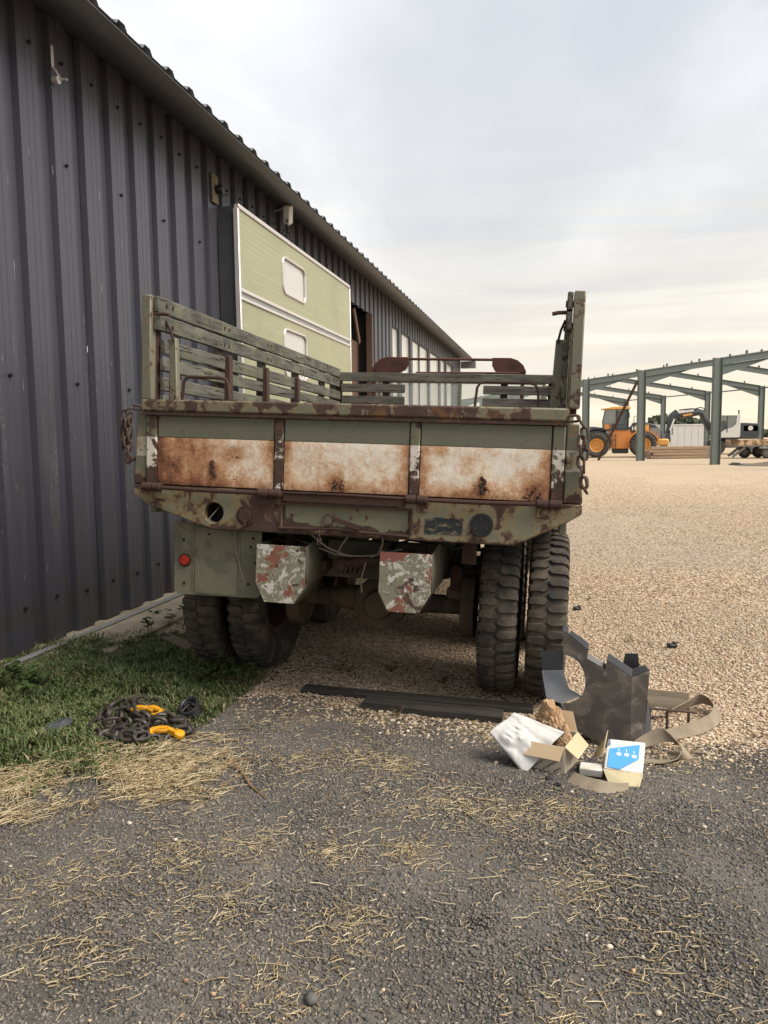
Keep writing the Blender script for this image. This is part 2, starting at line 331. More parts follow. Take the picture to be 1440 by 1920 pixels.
M['stone'] = vcol_mat('gravel_stones'); M['chip'] = vcol_mat('asphalt_chips', .75, .35); M['straw'] = vcol_mat('straw_stalks', .7, .3); M['grass'] = vcol_mat('grass_blades', .6, .3, bsc=20)
M['stem'] = simple('dry_stem', (.20, .12, .06), .85)

# ------------------------------------------------------------------ geometry helpers
class MB:
    def __init__(s): s.v = []; s.f = []
    def add(s, vs, fs, mt=None):
        o = len(s.v)
        for p in vs:
            p = Vector(p); s.v.append(tuple(mt @ p) if mt is not None else tuple(p))
        s.f += [tuple(i + o for i in f) for f in fs]; return s
    def box(s, lo, hi, mt=None):
        (a, b, c), (d, e, f) = lo, hi
        vs = [(a, b, c), (d, b, c), (d, e, c), (a, e, c), (a, b, f), (d, b, f), (d, e, f), (a, e, f)]
        return s.add(vs, [(0, 3, 2, 1), (4, 5, 6, 7), (0, 1, 5, 4), (1, 2, 6, 5), (2, 3, 7, 6), (3, 0, 4, 7)], mt)
    def cbox(s, c, d, rot=(0, 0, 0)):
        return s.box(tuple(-x / 2 for x in d), tuple(x / 2 for x in d), Matrix.Translation(c) @ Euler(rot).to_matrix().to_4x4())
    def beam(s, p, q, w, h, up=(0, 0, 1)):
        p, q = Vector(p), Vector(q); d = q - p; ln = d.length; d.normalize(); u = Vector(up)
        if abs(d.dot(u)) > .98: u = Vector((1, 0, 0))
        x = d.cross(u).normalized(); z = x.cross(d)
        mt = Matrix((x, d, z)).transposed().to_4x4(); mt.translation = p
        return s.box((-w / 2, 0, -h / 2), (w / 2, ln, h / 2), mt)
    def prism(s, poly, t, mt=None):   # poly in local XZ, extruded along +Y by t
        n = len(poly); vs = [(x, 0, z) for x, z in poly] + [(x, t, z) for x, z in poly]
        fs = [tuple(range(n)), tuple(range(2 * n - 1, n - 1, -1))] + [(i, i + n, (i + 1) % n + n, (i + 1) % n) for i in range(n)]
        return s.add(vs, fs, mt)
    def tube(s, pts, r, n=6, closed=False):
        pts = [Vector(p) for p in pts]; m = len(pts); rr = r if isinstance(r, (list, tuple)) else [r] * m
        rings = []; prev = None
        for i, p in enumerate(pts):
            if closed: d = pts[(i + 1) % m] - pts[i - 1]
            else: d = pts[min(i + 1, m - 1)] - pts[max(i - 1, 0)]
            d.normalize()
            if prev is None:
                a = d.cross(Vector((0, 0, 1)))
                if a.length < .1: a = d.cross(Vector((1, 0, 0)))
            else: a = prev - d * prev.dot(d)
            a.normalize(); prev = a; b = d.cross(a)
            rings.append([p + (a * math.cos(2 * PI * k / n) + b * math.sin(2 * PI * k / n)) * rr[i] for k in range(n)])
        vs = [q for ring in rings for q in ring]; fs = []
        for i in range(m if closed else m - 1):
            j = (i + 1) % m
            for k in range(n): fs.append((i * n + k, i * n + (k + 1) % n, j * n + (k + 1) % n, j * n + k))
        if not closed: fs += [tuple(range(n - 1, -1, -1)), tuple(range((m - 1) * n, m * n))]
        return s.add(vs, fs)
    def cyl(s, p, q, r, n=12): return s.tube([p, q], r, n)
    def lathe(s, prof, n=24, mt=None):   # prof: (radius, along-x), axis = local X
        m = len(prof); vs = [(x, r * math.cos(2 * PI * k / n), r * math.sin(2 * PI * k / n)) for k in range(n) for r, x in prof]; fs = []
        for k in range(n):
            k2 = (k + 1) % n
            for i in range(m - 1): fs.append((k * m + i, k * m + i + 1, k2 * m + i + 1, k2 * m + i))
        return s.add(vs, fs, mt)
    def ribbon(s, pts, wids, t=.0025):   # strap: centre points and half-width vectors
        vs = []; fs = []; n = len(pts)
        for i in range(n):
            p = Vector(pts[i]); w = Vector(wids[i]); d = Vector(pts[min(i + 1, n - 1)]) - Vector(pts[max(i - 1, 0)])
            nn = d.cross(w); nn.normalize(); nn *= t / 2
            vs += [p - w - nn, p + w - nn, p + w + nn, p - w + nn]
        for i in range(n - 1):
            a, b = i * 4, i * 4 + 4
            for k in range(4): fs.append((a + k, a + (k + 1) % 4, b + (k + 1) % 4, b + k))
        fs += [(3, 2, 1, 0), (n * 4 - 4, n * 4 - 3, n * 4 - 2, n * 4 - 1)]
        return s.add(vs, fs)
    def mesh(s, name):
        me = bpy.data.meshes.new(name); me.from_pydata(s.v, [], s.f)
        bm = bmesh.new(); bm.from_mesh(me); bmesh.ops.recalc_face_normals(bm, faces=bm.faces); bm.to_mesh(me); bm.free(); return me
    def build(s, name, mat, parent=None, bevel=0, smooth=35, seg=1):
        return place(name, s.mesh(name), mat, parent, bevel, smooth, seg)
def place(name, me, mat, parent=None, bevel=0, smooth=35, seg=1):
    o = bpy.data.objects.new(name, me); COL.objects.link(o)
    if mat is not None and not me.materials: me.materials.append(M[mat] if isinstance(mat, str) else mat)
    if smooth:
        me.polygons.foreach_set('use_smooth', [True] * len(me.polygons)); me.set_sharp_from_angle(angle=R(smooth))
    if parent is not None: o.parent = parent
    if bevel:
        b = o.modifiers.new('bevel', 'BEVEL'); b.width = bevel; b.segments = seg; b.limit_method = 'ANGLE'; b.angle_limit = R(40)
    return o
def tag(o, label=None, cat=None, group=None, kind=None):
    if label: o['label'] = label
    if cat: o['category'] = cat
    if group: o['group'] = group
    if kind: o['kind'] = kind
    return o
def thing(name, label, cat, loc=(0, 0, 0), rot=(0, 0, 0), group=None):
    o = bpy.data.objects.new(name, None); COL.objects.link(o); o.location = loc; o.rotation_euler = rot; o.empty_display_size = .1
    return tag(o, label, cat, group)
def inst(o, parent=None, loc=None, rot=None):     # one object copied, mesh shared
    c = o.copy(); COL.objects.link(c); c.parent = parent
    if loc is not None: c.location = loc
    if rot is not None: c.rotation_euler = rot
    return c
def copy_tree(o, parent=None):
    c = o.copy(); COL.objects.link(c); c.parent = parent
    for ch in list(o.children): copy_tree(ch, c)
    return c
def text_obj(body, size, mat, parent, mt, name='lettering', bold=0.0):
    cu = bpy.data.curves.new('txt', 'FONT'); cu.body = body; cu.size = size; cu.offset = bold; cu.extrude = .0002; cu.resolution_u = 2
    tmp = bpy.data.objects.new('txt', cu); COL.objects.link(tmp); bpy.context.view_layer.update()
    me = bpy.data.meshes.new_from_object(tmp.evaluated_get(bpy.context.evaluated_depsgraph_get())); bpy.data.objects.remove(tmp)
    me.materials.clear(); o = place(name, me, mat, parent, smooth=0); o.matrix_local = mt; return o
def ss(t): t = np.clip(t, 0, 1); return t * t * (3 - 2 * t)
def gz(X, Y):      # ground falls gently away from the shed under the truck
    ramp = -.042 * (np.clip(X, -2.45, .25) + 2.45)
    return ramp * ss((Y - 2.6) / 1.6) * (1 - ss((Y - 9) / 6)) * (1 - ss((X - .25) / 3.5))
def G(x, y, dz=0.0): return (x, y, float(gz(x, y)) + dz)
def fbm(x, y, s=1.0): return mnoise.fractal(Vector((x * s, y * s, 3.7)), 1.0, 2.0, 4)
def inpoly(x, y, poly):
    c = False; j = len(poly) - 1
    for i in range(len(poly)):
        if (poly[i][1] > y) != (poly[j][1] > y) and x < (poly[j][0] - poly[i][0]) * (y - poly[i][1]) / (poly[j][1] - poly[i][1]) + poly[i][0]: c = not c
        j = i
    return c
def inpoly_np(x, y, poly):
    c = np.zeros(len(x), bool); j = len(poly) - 1
    for i in range(len(poly)):
        xi, yi = poly[i]; xj, yj = poly[j]
        if yi != yj: c ^= ((yi > y) != (yj > y)) & (x < (xj - xi) * (y - yi) / (yj - yi) + xi)
        j = i
    return c
def raw_mesh(name, V, F, nper, tint=None, smooth=False):
    me = bpy.data.meshes.new(name); nf = len(F)
    me.vertices.add(len(V)); me.vertices.foreach_set('co', V.astype(np.float32).ravel())
    me.loops.add(nf * nper); me.loops.foreach_set('vertex_index', F.astype(np.int32).ravel())
    me.polygons.add(nf); me.polygons.foreach_set('loop_start', np.arange(0, nf * nper, nper, dtype=np.int32)); me.polygons.foreach_set('loop_total', np.full(nf, nper, np.int32))
    if smooth: me.polygons.foreach_set('use_smooth', np.ones(nf, bool))
    me.update(calc_edges=True)
    if tint is not None:
        a = me.attributes.new('tint', 'FLOAT_COLOR', 'POINT'); a.data.foreach_set('color', np.c_[tint, np.ones(len(tint))].astype(np.float32).ravel())
    return me
def rotmats(n, full=True):
    q = rng.normal(size=(n, 4)); q /= np.linalg.norm(q, axis=1)[:, None]; w, x, y, z = q.T
    return np.stack([1 - 2 * (y * y + z * z), 2 * (x * y - z * w), 2 * (x * z + y * w), 2 * (x * y + z * w), 1 - 2 * (x * x + z * z), 2 * (y * z - x * w), 2 * (x * z - y * w), 2 * (y * z + x * w), 1 - 2 * (x * x + y * y)], 1).reshape(n, 3, 3)
_t = (1 + 5 ** .5) / 2
ICO_V = np.array([(-1, _t, 0), (1, _t, 0), (-1, -_t, 0), (1, -_t, 0), (0, -1, _t), (0, 1, _t), (0, -1, -_t), (0, 1, -_t), (_t, 0, -1), (_t, 0, 1), (-_t, 0, -1), (-_t, 0, 1)]) / math.sqrt(1 + _t * _t)
ICO_F = np.array([(0, 11, 5), (0, 5, 1), (0, 1, 7), (0, 7, 10), (0, 10, 11), (1, 5, 9), (5, 11, 4), (11, 10, 2), (10, 7, 6), (7, 1, 8), (3, 9, 4), (3, 4, 2), (3, 2, 6), (3, 6, 8), (3, 8, 9), (4, 9, 5), (2, 4, 11), (6, 2, 10), (8, 6, 7), (9, 8, 1)])
OCT_V = np.array([(1, 0, 0), (-1, 0, 0), (0, 1, 0), (0, -1, 0), (0, 0, 1), (0, 0, -1)], float)
OCT_F = np.array([(0, 2, 4), (2, 1, 4), (1, 3, 4), (3, 0, 4), (2, 0, 5), (1, 2, 5), (3, 1, 5), (0, 3, 5)])
def stones(name, xy, size, cols, mat, base='ico', sink=.25, flat=.62, jit=.22, lift=0.0):
    n = len(xy); BV, BF = (ICO_V, ICO_F) if base == 'ico' else (OCT_V, OCT_F); k = len(BV)
    V = np.repeat(BV[None], n, 0) * (1 + rng.uniform(-jit, jit, (n, k, 1)))
    V = V * rng.uniform(.7, 1.15, (n, 1, 3)); V = np.einsum('nij,nkj->nki', rotmats(n), V); V[:, :, 2] *= flat
    V *= (size / 2)[:, None, None]; z = gz(xy[:, 0], xy[:, 1]) + lift + size * flat * .5 * (1 - 2 * sink)
    V += np.c_[xy, z][:, None, :]
    F = (BF[None] + (np.arange(n) * k)[:, None, None]).reshape(-1, 3)
    return place(name, raw_mesh(name, V.reshape(-1, 3), F, 3, np.repeat(cols, k, 0)), mat, smooth=0)
def stalks(name, xy, ln, wd, cols, mat, zlift=None, pitch=.12):   # thin three-sided bent stalks
    n = len(xy); a = rng.uniform(0, 2 * PI, n); bend = rng.normal(0, .25, n); tilt = np.abs(rng.normal(0, pitch, n))
    z0 = gz(xy[:, 0], xy[:, 1]) + (zlift if zlift is not None else rng.uniform(.008, .014, n)) + wd
    d1 = np.c_[np.cos(a), np.sin(a), tilt]; d2 = np.c_[np.cos(a + bend), np.sin(a + bend), -tilt * .6]
    mid = np.c_[xy, z0 + ln * .3 * tilt]; p0 = mid - d1 * (ln / 2)[:, None]; p2 = mid + d2 * (ln / 2)[:, None]
    g0 = gz(p0[:, 0], p0[:, 1]) + .009; g2 = gz(p2[:, 0], p2[:, 1]) + .009; p0[:, 2] = np.maximum(p0[:, 2], g0); p2[:, 2] = np.maximum(p2[:, 2], g2)
    side = np.c_[-np.sin(a), np.cos(a), np.zeros(n)] * wd[:, None]; up = np.array([0, 0, 1.]) * wd[:, None]
    V = np.stack([q for p in (p0, mid, p2) for q in (p - side, p + side, p + up * 1.3)], 1)
    f = []
    for i in (0, 3):
        for k in range(3): f.append((i + k, i + (k + 1) % 3, i + 3 + (k + 1) % 3, i + 3 + k))
    F = (np.array(f)[None] + (np.arange(n) * 9)[:, None, None]).reshape(-1, 4)
    return place(name, raw_mesh(name, V.reshape(-1, 3), F, 4, np.repeat(cols, 9, 0)), mat, smooth=0)
def pick(n, pal, w=None, var=.12):
    pal = np.array(pal); i = rng.choice(len(pal), n, p=np.array(w) / sum(w) if w else None)
    return np.clip(pal[i] * (1 + rng.normal(0, var, (n, 1))), .004, .95)

# ------------------------------------------------------------------ the setting: ground, apron, footing, hedge line
def gravel_mat():
    t = NT('gravel_ground'); v = t.vec(rand=False); c = t.voro(v, 42, out='Color'); d = t.voro(v, 42); X = t.xyz()
    sp = t.N('ShaderNodeSeparateColor'); t.L(c, sp.inputs[0])
    col = t.ramp(sp.outputs[0], [(0, (.21, .145, .095)), (.25, (.42, .305, .20)), (.6, (.56, .42, .285)), (1, (.68, .56, .42))])
    col = t.mix(t.step(d, .42, .8), col, (.12, .085, .055))
    far = t.step(X[1], 8, 26); n = t.noise(t.vec((1, .35, 1), rand=False), .32, 6, .6)
    sand = t.mix(t.noise(v, 5, 6, .65), (.42, .325, .22), (.54, .425, .30)); col = t.mix(far, col, sand)
    trk = t.mth('MULTIPLY', t.step(X[1], 8.5, 11), t.mth('SUBTRACT', 1.0, t.step(X[1], 14, 20)))
    col = t.mix(t.mth('MULTIPLY', t.mth('MULTIPLY', trk, t.step(n, .36, .6)), .55), col, (.34, .30, .255))
    dirt = t.mth('SUBTRACT', 1.0, t.step(t.mth('ADD', X[0], t.mth('MULTIPLY', t.noise(v, 3, 5), .8)), -1.95, -1.25))
    col = t.mix(t.mth('MULTIPLY', t.mth('MULTIPLY', dirt, t.mth('SUBTRACT', 1.0, t.step(X[1], 5.5, 7))), .8), col, (.085, .072, .042))
    t.bump(t.mth('SUBTRACT', 1.0, d), .014, .8); return t.set(col, .92, 0.0, .15)
def asphalt_mat():
    t = NT('asphalt'); v = t.vec(rand=False); d = t.voro(v, 95); n = t.noise(v, 1.6, 7, .6); f = t.noise(v, 180, 4, .7)
    c = t.mix(t.step(n, .35, .68), (.095, .087, .08), (.185, .166, .144)); c = t.mix(t.mth('MULTIPLY', f, .6), c, (.06, .055, .05))
    sand = t.step(t.noise(v, 3.1, 7, .68), .55, .75); c = t.mix(t.mth('MULTIPLY', sand, .55), c, (.27, .225, .175))
    X = t.xyz(); dx = t.mth('SUBTRACT', X[0], -.205); dy = t.mth('SUBTRACT', X[1], 2.255)       # old oil spill
    q = t.mth('ADD', t.mth('SQRT', t.mth('ADD', t.mth('MULTIPLY', dx, dx), t.mth('MULTIPLY', dy, dy))), t.mth('MULTIPLY', t.mth('SUBTRACT', t.noise(v, 22, 4), .5), .08))
    oil = t.mth('SUBTRACT', 1.0, t.step(q, .03, .055)); c = t.mix(t.mth('MULTIPLY', oil, .9), c, (.010, .008, .007))
    t.bump(t.mth('ADD', t.mth('SUBTRACT', 1.0, d), t.mth('MULTIPLY', f, .5)), .004, .6); return t.set(c, .9, 0.0, .25)
M['gravel'] = gravel_mat(); M['asphalt'] = asphalt_mat()
def sheet_grid(name, xs, ys, zf, mat):
    xs, ys = np.array(xs), np.array(ys); Xg, Yg = np.meshgrid(xs, ys); Z = zf(Xg, Yg); nx, ny = len(xs), len(ys)
    V = np.c_[Xg.ravel(), Yg.ravel(), Z.ravel()]; i = np.arange(nx * ny).reshape(ny, nx)
    F = np.stack([i[:-1, :-1], i[:-1, 1:], i[1:, 1:], i[1:, :-1]], -1).reshape(-1, 4)
    return place(name, raw_mesh(name, V, F, 4, smooth=True), mat, smooth=0)
xs = [-900, -300, -100, -40, -15, -8] + list(np.arange(-5, 6.01, .12)) + [7, 9, 14, 25, 60, 150, 400, 1200]
ys = [-300, -60, -15, -5] + list(np.arange(-2, 16.01, .12)) + [18, 21, 25, 30, 40, 60, 100, 200, 400, 900, 1600]
tag(sheet_grid('ground', xs, ys, gz, 'gravel'), kind='structure')
EDGE = [(-2.7, 2.9), (-2.35, 2.95), (-2.0, 3.25), (-1.86, 3.75), (-1.78, 4.25), (-1.60, 4.42), (-1.46, 4.38), (-1.1, 4.2), (-.4, 4.13), (.2, 4.05), (.67, 4.06), (1.1, 4.12), (2.2, 4.2), (4, 4.3), (5.8, 4.35)]
def edge_y(x): return np.interp(x, [p[0] for p in EDGE], [p[1] for p in EDGE])
def build_apron():
    xs = np.arange(-2.7, 5.81, .06); ts = np.linspace(0, 1, 90); V = []
    for t in ts:
        for x in xs:
            e = float(edge_y(x)) + .07 * fbm(x, 1, 3.0) + .035 * fbm(x, 9, 14); y = -3 + (e + 3) * t
            V.append((x, y, float(gz(x, y)) + (.006 if t < .98 else -.002) + .004 * fbm(x, y, 2.5) * (t < .98)))
    V = np.array(V); i = np.arange(len(V)).reshape(len(ts), len(xs))
    F = np.stack([i[:-1, :-1], i[:-1, 1:], i[1:, 1:], i[1:, :-1]], -1).reshape(-1, 4)
    tag(place('asphalt_apron', raw_mesh('asphalt_apron', V, F, 4, smooth=True), 'asphalt', smooth=0), kind='structure')
build_apron()
def build_footing():
    b = MB(); n = 60
    for k in range(n):
        y0, y1 = 3.2 + k * .45, 3.2 + (k + 1) * .45
        b.box((-3.72, y0, -.1), (-3.02 + .02 * fbm(k, 0, .7), y1 - .004, .022 + .003 * fbm(k, 2, .5)))
    tag(b.build('concrete_footing', 'concrete', bevel=.008), kind='structure')
    c = MB(); c.tube([(-3.47, 4.3, .034), (-3.455, 5.4, .033), (-3.435, 6.6, .034), (-3.43, 9, .034)], .012, 8); c.tube([(-3.505, 4.3, .034), (-3.49, 5.5, .032), (-3.475, 7, .034), (-3.47, 9, .034)], .009, 8)
    tag(c.build('conduit_pipe', M['grey']), 'thin grey pipe lying on the concrete footing along the dark shed', 'pipe')
build_footing()

# ------------------------------------------------------------------ shed
def build_shed():
    Y0, Y1, XW = -4.49, 31.26, -3.637; per = .375
    root = thing('metal_shed', 'long dark grey corrugated metal shed with overhanging roof', 'shed', (XW, Y0, 0))
    # rib profile over one period: (y, x) outward
    prof = [(0, 0), (.012, .05), (.094, .05), (.098, .044), (.102, .05), (.158, .05), (.162, .044), (.166, .05), (.222, .05), (.252, 0), (.375, 0)]
    def sheet(k, z0, z1):     # k periods
        pts = []
        for i in range(k): pts += [(y + i * per, x) for y, x in prof[:-1]]
        pts.append((k * per, 0)); n = len(pts); b = MB()
        vs = [(x, y, z) for z in (z0, z1) for y, x in pts]; b.add(vs, [(i, i + 1, n + i + 1, n + i) for i in range(n - 1)])
        return b.mesh('wall_sheet')
    def put_sheet(me, i0, x=0.0, z=0.0):
        o = place('wall_sheet', me, 'wall', root, smooth=30); o.location = (x, i0 * per, z); return o
    ztop = 4.585; full = sheet(3, .03, ztop); over = sheet(1, 3.95, ztop); over2 = sheet(1, 4.03, ztop); low = sheet(1, .03, 1.6); one = sheet(1, .03, ztop)
    np_tot = int(round((Y1 - Y0) / per))
    # openings, in period indices: door and rooflight panes
    door = range(int(round((14.04 - Y0) / per)), int(round((15.5 - Y0) / per)))
    panes = []
    for a, b in ((17.66, 18.41), (18.87, 19.96), (20.26, 21.34), (21.42, 22.82), (23.43, 24.98), (25.4, 26.6), (27.0, 28.4)):
        i0 = int(round((a - Y0) / per)); i1 = max(i0 + 2, int(round((b - Y0) / per))); panes.append((i0, i1))
    taken = set(door)
    for a, b in panes: taken |= set(range(a, b))
    i = 0
    while i < np_tot:
        if i in door: put_sheet(over, i); i += 1; continue
        if i in taken: put_sheet(over2, i); put_sheet(low, i); i += 1; continue
        if i + 3 <= np_tot and not (taken & {i, i + 1, i + 2}): put_sheet(full, i, random.uniform(-.005, .005)); i += 3; continue
        put_sheet(one, i); i += 1
    for a, b in panes:
        w = MB(); w.box((-.02, a * per + .03, 1.62), (-.005, b * per - .03, 4.01)); p = w.build('window', 'pane', root)
        f = MB()
        for y in (a * per + .015, b * per - .015): f.box((-.03, y - .016, 1.6), (.03, y + .016, 4.03))
        f.box((-.03, a * per, 1.58), (.032, b * per, 1.618)); f.box((-.03, a * per, 4.012), (.032, b * per, 4.04)); f.build('window_frame', M['mach_dark'], p)
    d0, d1 = door[0] * per, (door[-1] + 1) * per
    b = MB(); b.box((-1.2, d0, 0.02), (-1.15, d1, 3.96)); b.build('doorway_shade_panel', 'dark', root)  # near-black panel, like the jambs, stands in for the unlit shed interior
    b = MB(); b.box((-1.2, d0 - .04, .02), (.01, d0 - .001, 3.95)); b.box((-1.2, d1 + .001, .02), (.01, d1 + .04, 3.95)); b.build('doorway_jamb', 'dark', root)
    b = MB(); b.box((-.25, d0 + .55, .03), (-.21, d1 - .02, 3.4)); b.build('door_leaf', 'board', root)
    b = MB(); b.beam((.01, d0 + .32, 3.86), (.0, d0 + .74, 3.3), .035, .12); b.beam((.04, d1 - .06, .1), (.04, d1 - .06, 3.95), .06, .12); b.build('door_batten', 'board', root)
    # bolts
    bm_ = MB(); bm_.cyl((0, 0, 0), (.012, 0, 0), .014, 8); bm_.cyl((.01, 0, 0), (.02, 0, 0), .008, 6); bolt = None
    for z, kset in ((.34, range(24, 40)), (1.95, range(24, 42, 2)), (3.55, range(24, 40, 2)), (4.28, range(24, 40))):
        for k in kset:
            y = k * per + .132 + random.uniform(-.01, .01)
            if bolt is None: bolt = bm_.build('bolt', 'black', root); bolt.location = (.05, y, z)
            else: inst(bolt, root, (.05, y, z + random.uniform(-.02, .02)))
    b = MB(); b.box((-21, .02, 0.0), (-20.9, Y1 - Y0, 4.5)); b.build('rear_wall', 'wall', root)
    for y in (.0, Y1 - Y0 - .06):
        b = MB(); b.prism([(-20.9, .03), (-.06, .03), (-.06, 4.55), (-10.5, 6.6), (-20.9, 4.5)], .05, Matrix.Translation((0, y + .005, 0))); b.build('gable_wall', 'wall', root)
    # roof sheets: corrugation runs across, eave at x=+.537
    rper = .369; xe, ze = .545, 4.475; xr, zr = -10.5, 6.72
    rp = [(0, .0), (.10, .0), (.135, .042), (.215, .042), (.25, .0), (.369, .0)]
    for nm, (xa, za), (xb, zb) in (('roof_sheet', (xe, ze), (xr, zr)), ('rear_roof_sheet', (-21.5, 4.5), (xr, zr))):
        me = None; n = int((Y1 - Y0 + .6) / (rper * 3))
        for k in range(n):
            if me is None:
                pts = []
                for i in range(3): pts += [(y + i * rper, h) for y, h in rp[:-1]]
                pts.append((3 * rper, 0)); m = len(pts); b = MB(); th = .004
                vs = [(xa, y, za + h + .012) for y, h in pts] + [(xb, y, zb + h) for y, h in pts]
                b.add(vs, [(i, i + 1, m + i + 1, m + i) for i in range(m - 1)]); me = b.mesh(nm)
            o = place(nm, me, 'roof' if nm != 'roof_sheet' else 'soffit', root, smooth=20); o.location = (0, k * rper * 3 - .25 + .02, 0)
    # purlin edge under the eave and lining board
    b = MB(); b.add([(.535, -.2, 4.470), (.535, Y1 - Y0 + .3, 4.470), (.06, Y1 - Y0 + .3, 4.567), (.06, -.2, 4.567)], [(0, 1, 2, 3)]); o = b.build('soffit_lining', 'soffit', root); o.modifiers.new('solid', 'SOLIDIFY').thickness = .004
    b = MB(); b.box((.02, Y1 - Y0 + .05, 4.2), (.6, Y1 - Y0 + .4, 4.46)); b.build('eave_end_box', 'soffit', root)
    return root
build_shed()
def build_wall_fittings():
    t = thing('wall_bracket', 'small bare steel hook bracket screwed high on the dark shed wall', 'bracket', (-3.587, 5.28, 4.18))
    b = MB(); b.cbox((.006, 0, .1), (.008, .03, .16)); b.build('plate', 'alu', t, .002)
    b = MB(); b.tube([(.005, 0, .03), (.03, 0, .0), (.05, .02, -.05), (.10, .03, -.055)], .009, 8); b.cyl((.0, .01, -.06), (.045, .01, -.06), .028, 10); b.build('hook', 'alu', t)
    t = thing('wall_lamp', 'small black lamp on a wooden plate fixed to the dark shed wall', 'lamp', (-3.585, 8.03, 4.17))
    b = MB(); b.box((0, -.075, -.15), (.025, .075, .15)); b.build('backplate', 'stake_wood', t, .004)
    b = MB(); b.lathe([(.0, .03), (.045, .03), (.05, .06), (.035, .10), (.0, .11)], 14, Matrix.Translation((0, .02, 0))); b.build('lamp_body', 'black', t)
    b = MB(); b.tube([(.03, .02, -.03), (.09, .05, -.06), (.13, .08, -.04)], .006, 6); b.build('cable', 'black', t)
    t = thing('floodlight', 'pale boxy floodlight hanging under the shed eave above the caravan panel', 'floodlight', (-3.40, 9.93, 4.40))
    b = MB(); b.cbox((0, 0, -.0), (.09, .13, .24), (.5, .25, 0)); b.build('housing', 'mwhite', t, .01)
    b = MB(); b.tube([(0, 0, .08), (-.05, .02, .1), (-.187, .02, .06)], .010, 6); b.build('arm', 'alu', t)
build_wall_fittings()
def build_caravan_panel():
    ya, yb, x = 8.13, 12.83, -3.352
    t = thing('caravan_side_panel', 'pale green caravan side with rounded windows standing upright against the shed', 'caravan panel', (x, ya, .02))
    ln = yb - ya
    def rr(y0, y1, z0, z1, r, n=5):
        P = []
        for cy, cz, a0 in ((y1 - r, z1 - r, 0), (y0 + r, z1 - r, 90), (y0 + r, z0 + r, 180), (y1 - r, z0 + r, 270)):
            for k in range(n + 1): a = R(a0 + 90 * k / n); P.append((cy + r * math.cos(a), cz + r * math.sin(a)))
        return P
    def skin(z0, z1, holes, name):
        bm = bmesh.new(); es = []
        for loop in [[(0, z0), (ln, z0), (ln, z1), (0, z1)]] + holes:
            vs = [bm.verts.new((0, y, z)) for y, z in loop]; es += [bm.edges.new((vs[i], vs[(i + 1) % len(vs)])) for i in range(len(vs))]
        bmesh.ops.triangle_fill(bm, edges=es, use_beauty=True)
        ex = bmesh.ops.extrude_face_region(bm, geom=bm.faces[:]); bmesh.ops.translate(bm, vec=(-.04, 0, 0), verts=[v for v in ex['geom'] if isinstance(v, bmesh.types.BMVert)])
        bmesh.ops.recalc_face_normals(bm, faces=bm.faces); me = bpy.data.meshes.new(name); bm.to_mesh(me); bm.free(); return place(name, me, 'caravan', t, smooth=30)
    w1 = (1.40, 2.28, 3.33, 3.755); w2 = (1.40, 2.28, 2.28, 2.86)
    up = skin(3.12, 3.965, [rr(*w1, .09)], 'upper_skin'); lo = skin(.05, 3.005, [rr(*w2, .09)], 'lower_skin')
    for par, w in ((up, w1), (lo, w2)):
        g = MB(); P = rr(w[0] - .005, w[1] + .005, w[2] - .005, w[3] + .005, .09); n = len(P); g.add([(-.012, y, z) for y, z in P] + [(-.03, y, z) for y, z in P], [tuple(range(n)), tuple(range(2 * n - 1, n - 1, -1))] + [(i, (i + 1) % n, n + (i + 1) % n, n + i) for i in range(n)]); g.build('window_pane', 'win', par)
        f = MB(); P = rr(w[0] - .012, w[1] + .012, w[2] - .012, w[3] + .012, .10); f.tube([(.004, y, z) for y, z in P], .018, 6, True); f.build('window_frame', 'alu', par)
    for z, h in ((3.985, .05), (3.10, .04), (3.01, .035), (3.03, 0)):
        if h:
            b = MB(); b.box((-.045, -.01, z - h / 2), (.018, ln + .01, z + h / 2)); b.build('trim', 'alu', t, .006)
    b = MB(); b.box((-.03, 0, 3.028), (.002, ln, 3.08)); b.build('belt_strip', 'grey', t)
    for y in (-.018, ln + .018):
        b = MB(); b.box((-.045, y - .02, .0), (.016, y + .02, 3.96)); b.build('end_trim', 'alu', t, .006)
    b = MB(); b.box((-.235, -.012, .0), (-.05, .03, 3.99)); b.build('end_board', 'mach_dark', t)
    for y in (.02, ln * .5, ln - .1):
        b = MB(); b.box((-.235, y + .03, .0), (-.05, y + .07, 3.93)); b.build('stiffener', 'mach_dark', t)
    t2 = thing('hanging_chain', 'short dark chain hung over the top of the caravan panel below the floodlight', 'chain', (-3.40, 9.85, 4.03))
    link = None
    pts = [(.0, -.3, .03), (.02, -.22, .03), (0, -.15, .035), (.02, -.08, .03), (0, 0, .03), (.01, .06, .05), (-.01, .07, .11), (.0, .075, .17), (-.01, .075, .23), (0, .07, .29), (.03, .12, .03), (.02, .2, .03), (.0, .27, .03)]
    for i, p in enumerate(pts):
        if link is None: link = link_obj('link', .075, .026, .009, M['black'], t2); o = link
        else: o = inst(link, t2)
        o.location = p; o.rotation_euler = ((PI / 2) if 5 <= i <= 9 else 0, (PI / 2) * (i % 2) if not 5 <= i <= 9 else 0, PI / 2)
def link_obj(name, ln, wid, r, mat, parent, n=6):
    b = MB(); h = ln / 2 - wid / 2; w = wid / 2; pts = []
    for c, a0 in ((h, -90), (-h, 90)):
        for k in range(n + 1):
            a = R(a0 + 180 * k / n); pts.append((c + w * math.cos(a), w * math.sin(a), 0))
    b.tube(pts, r, 6, True); return b.build(name, mat, parent, smooth=60)
build_caravan_panel()

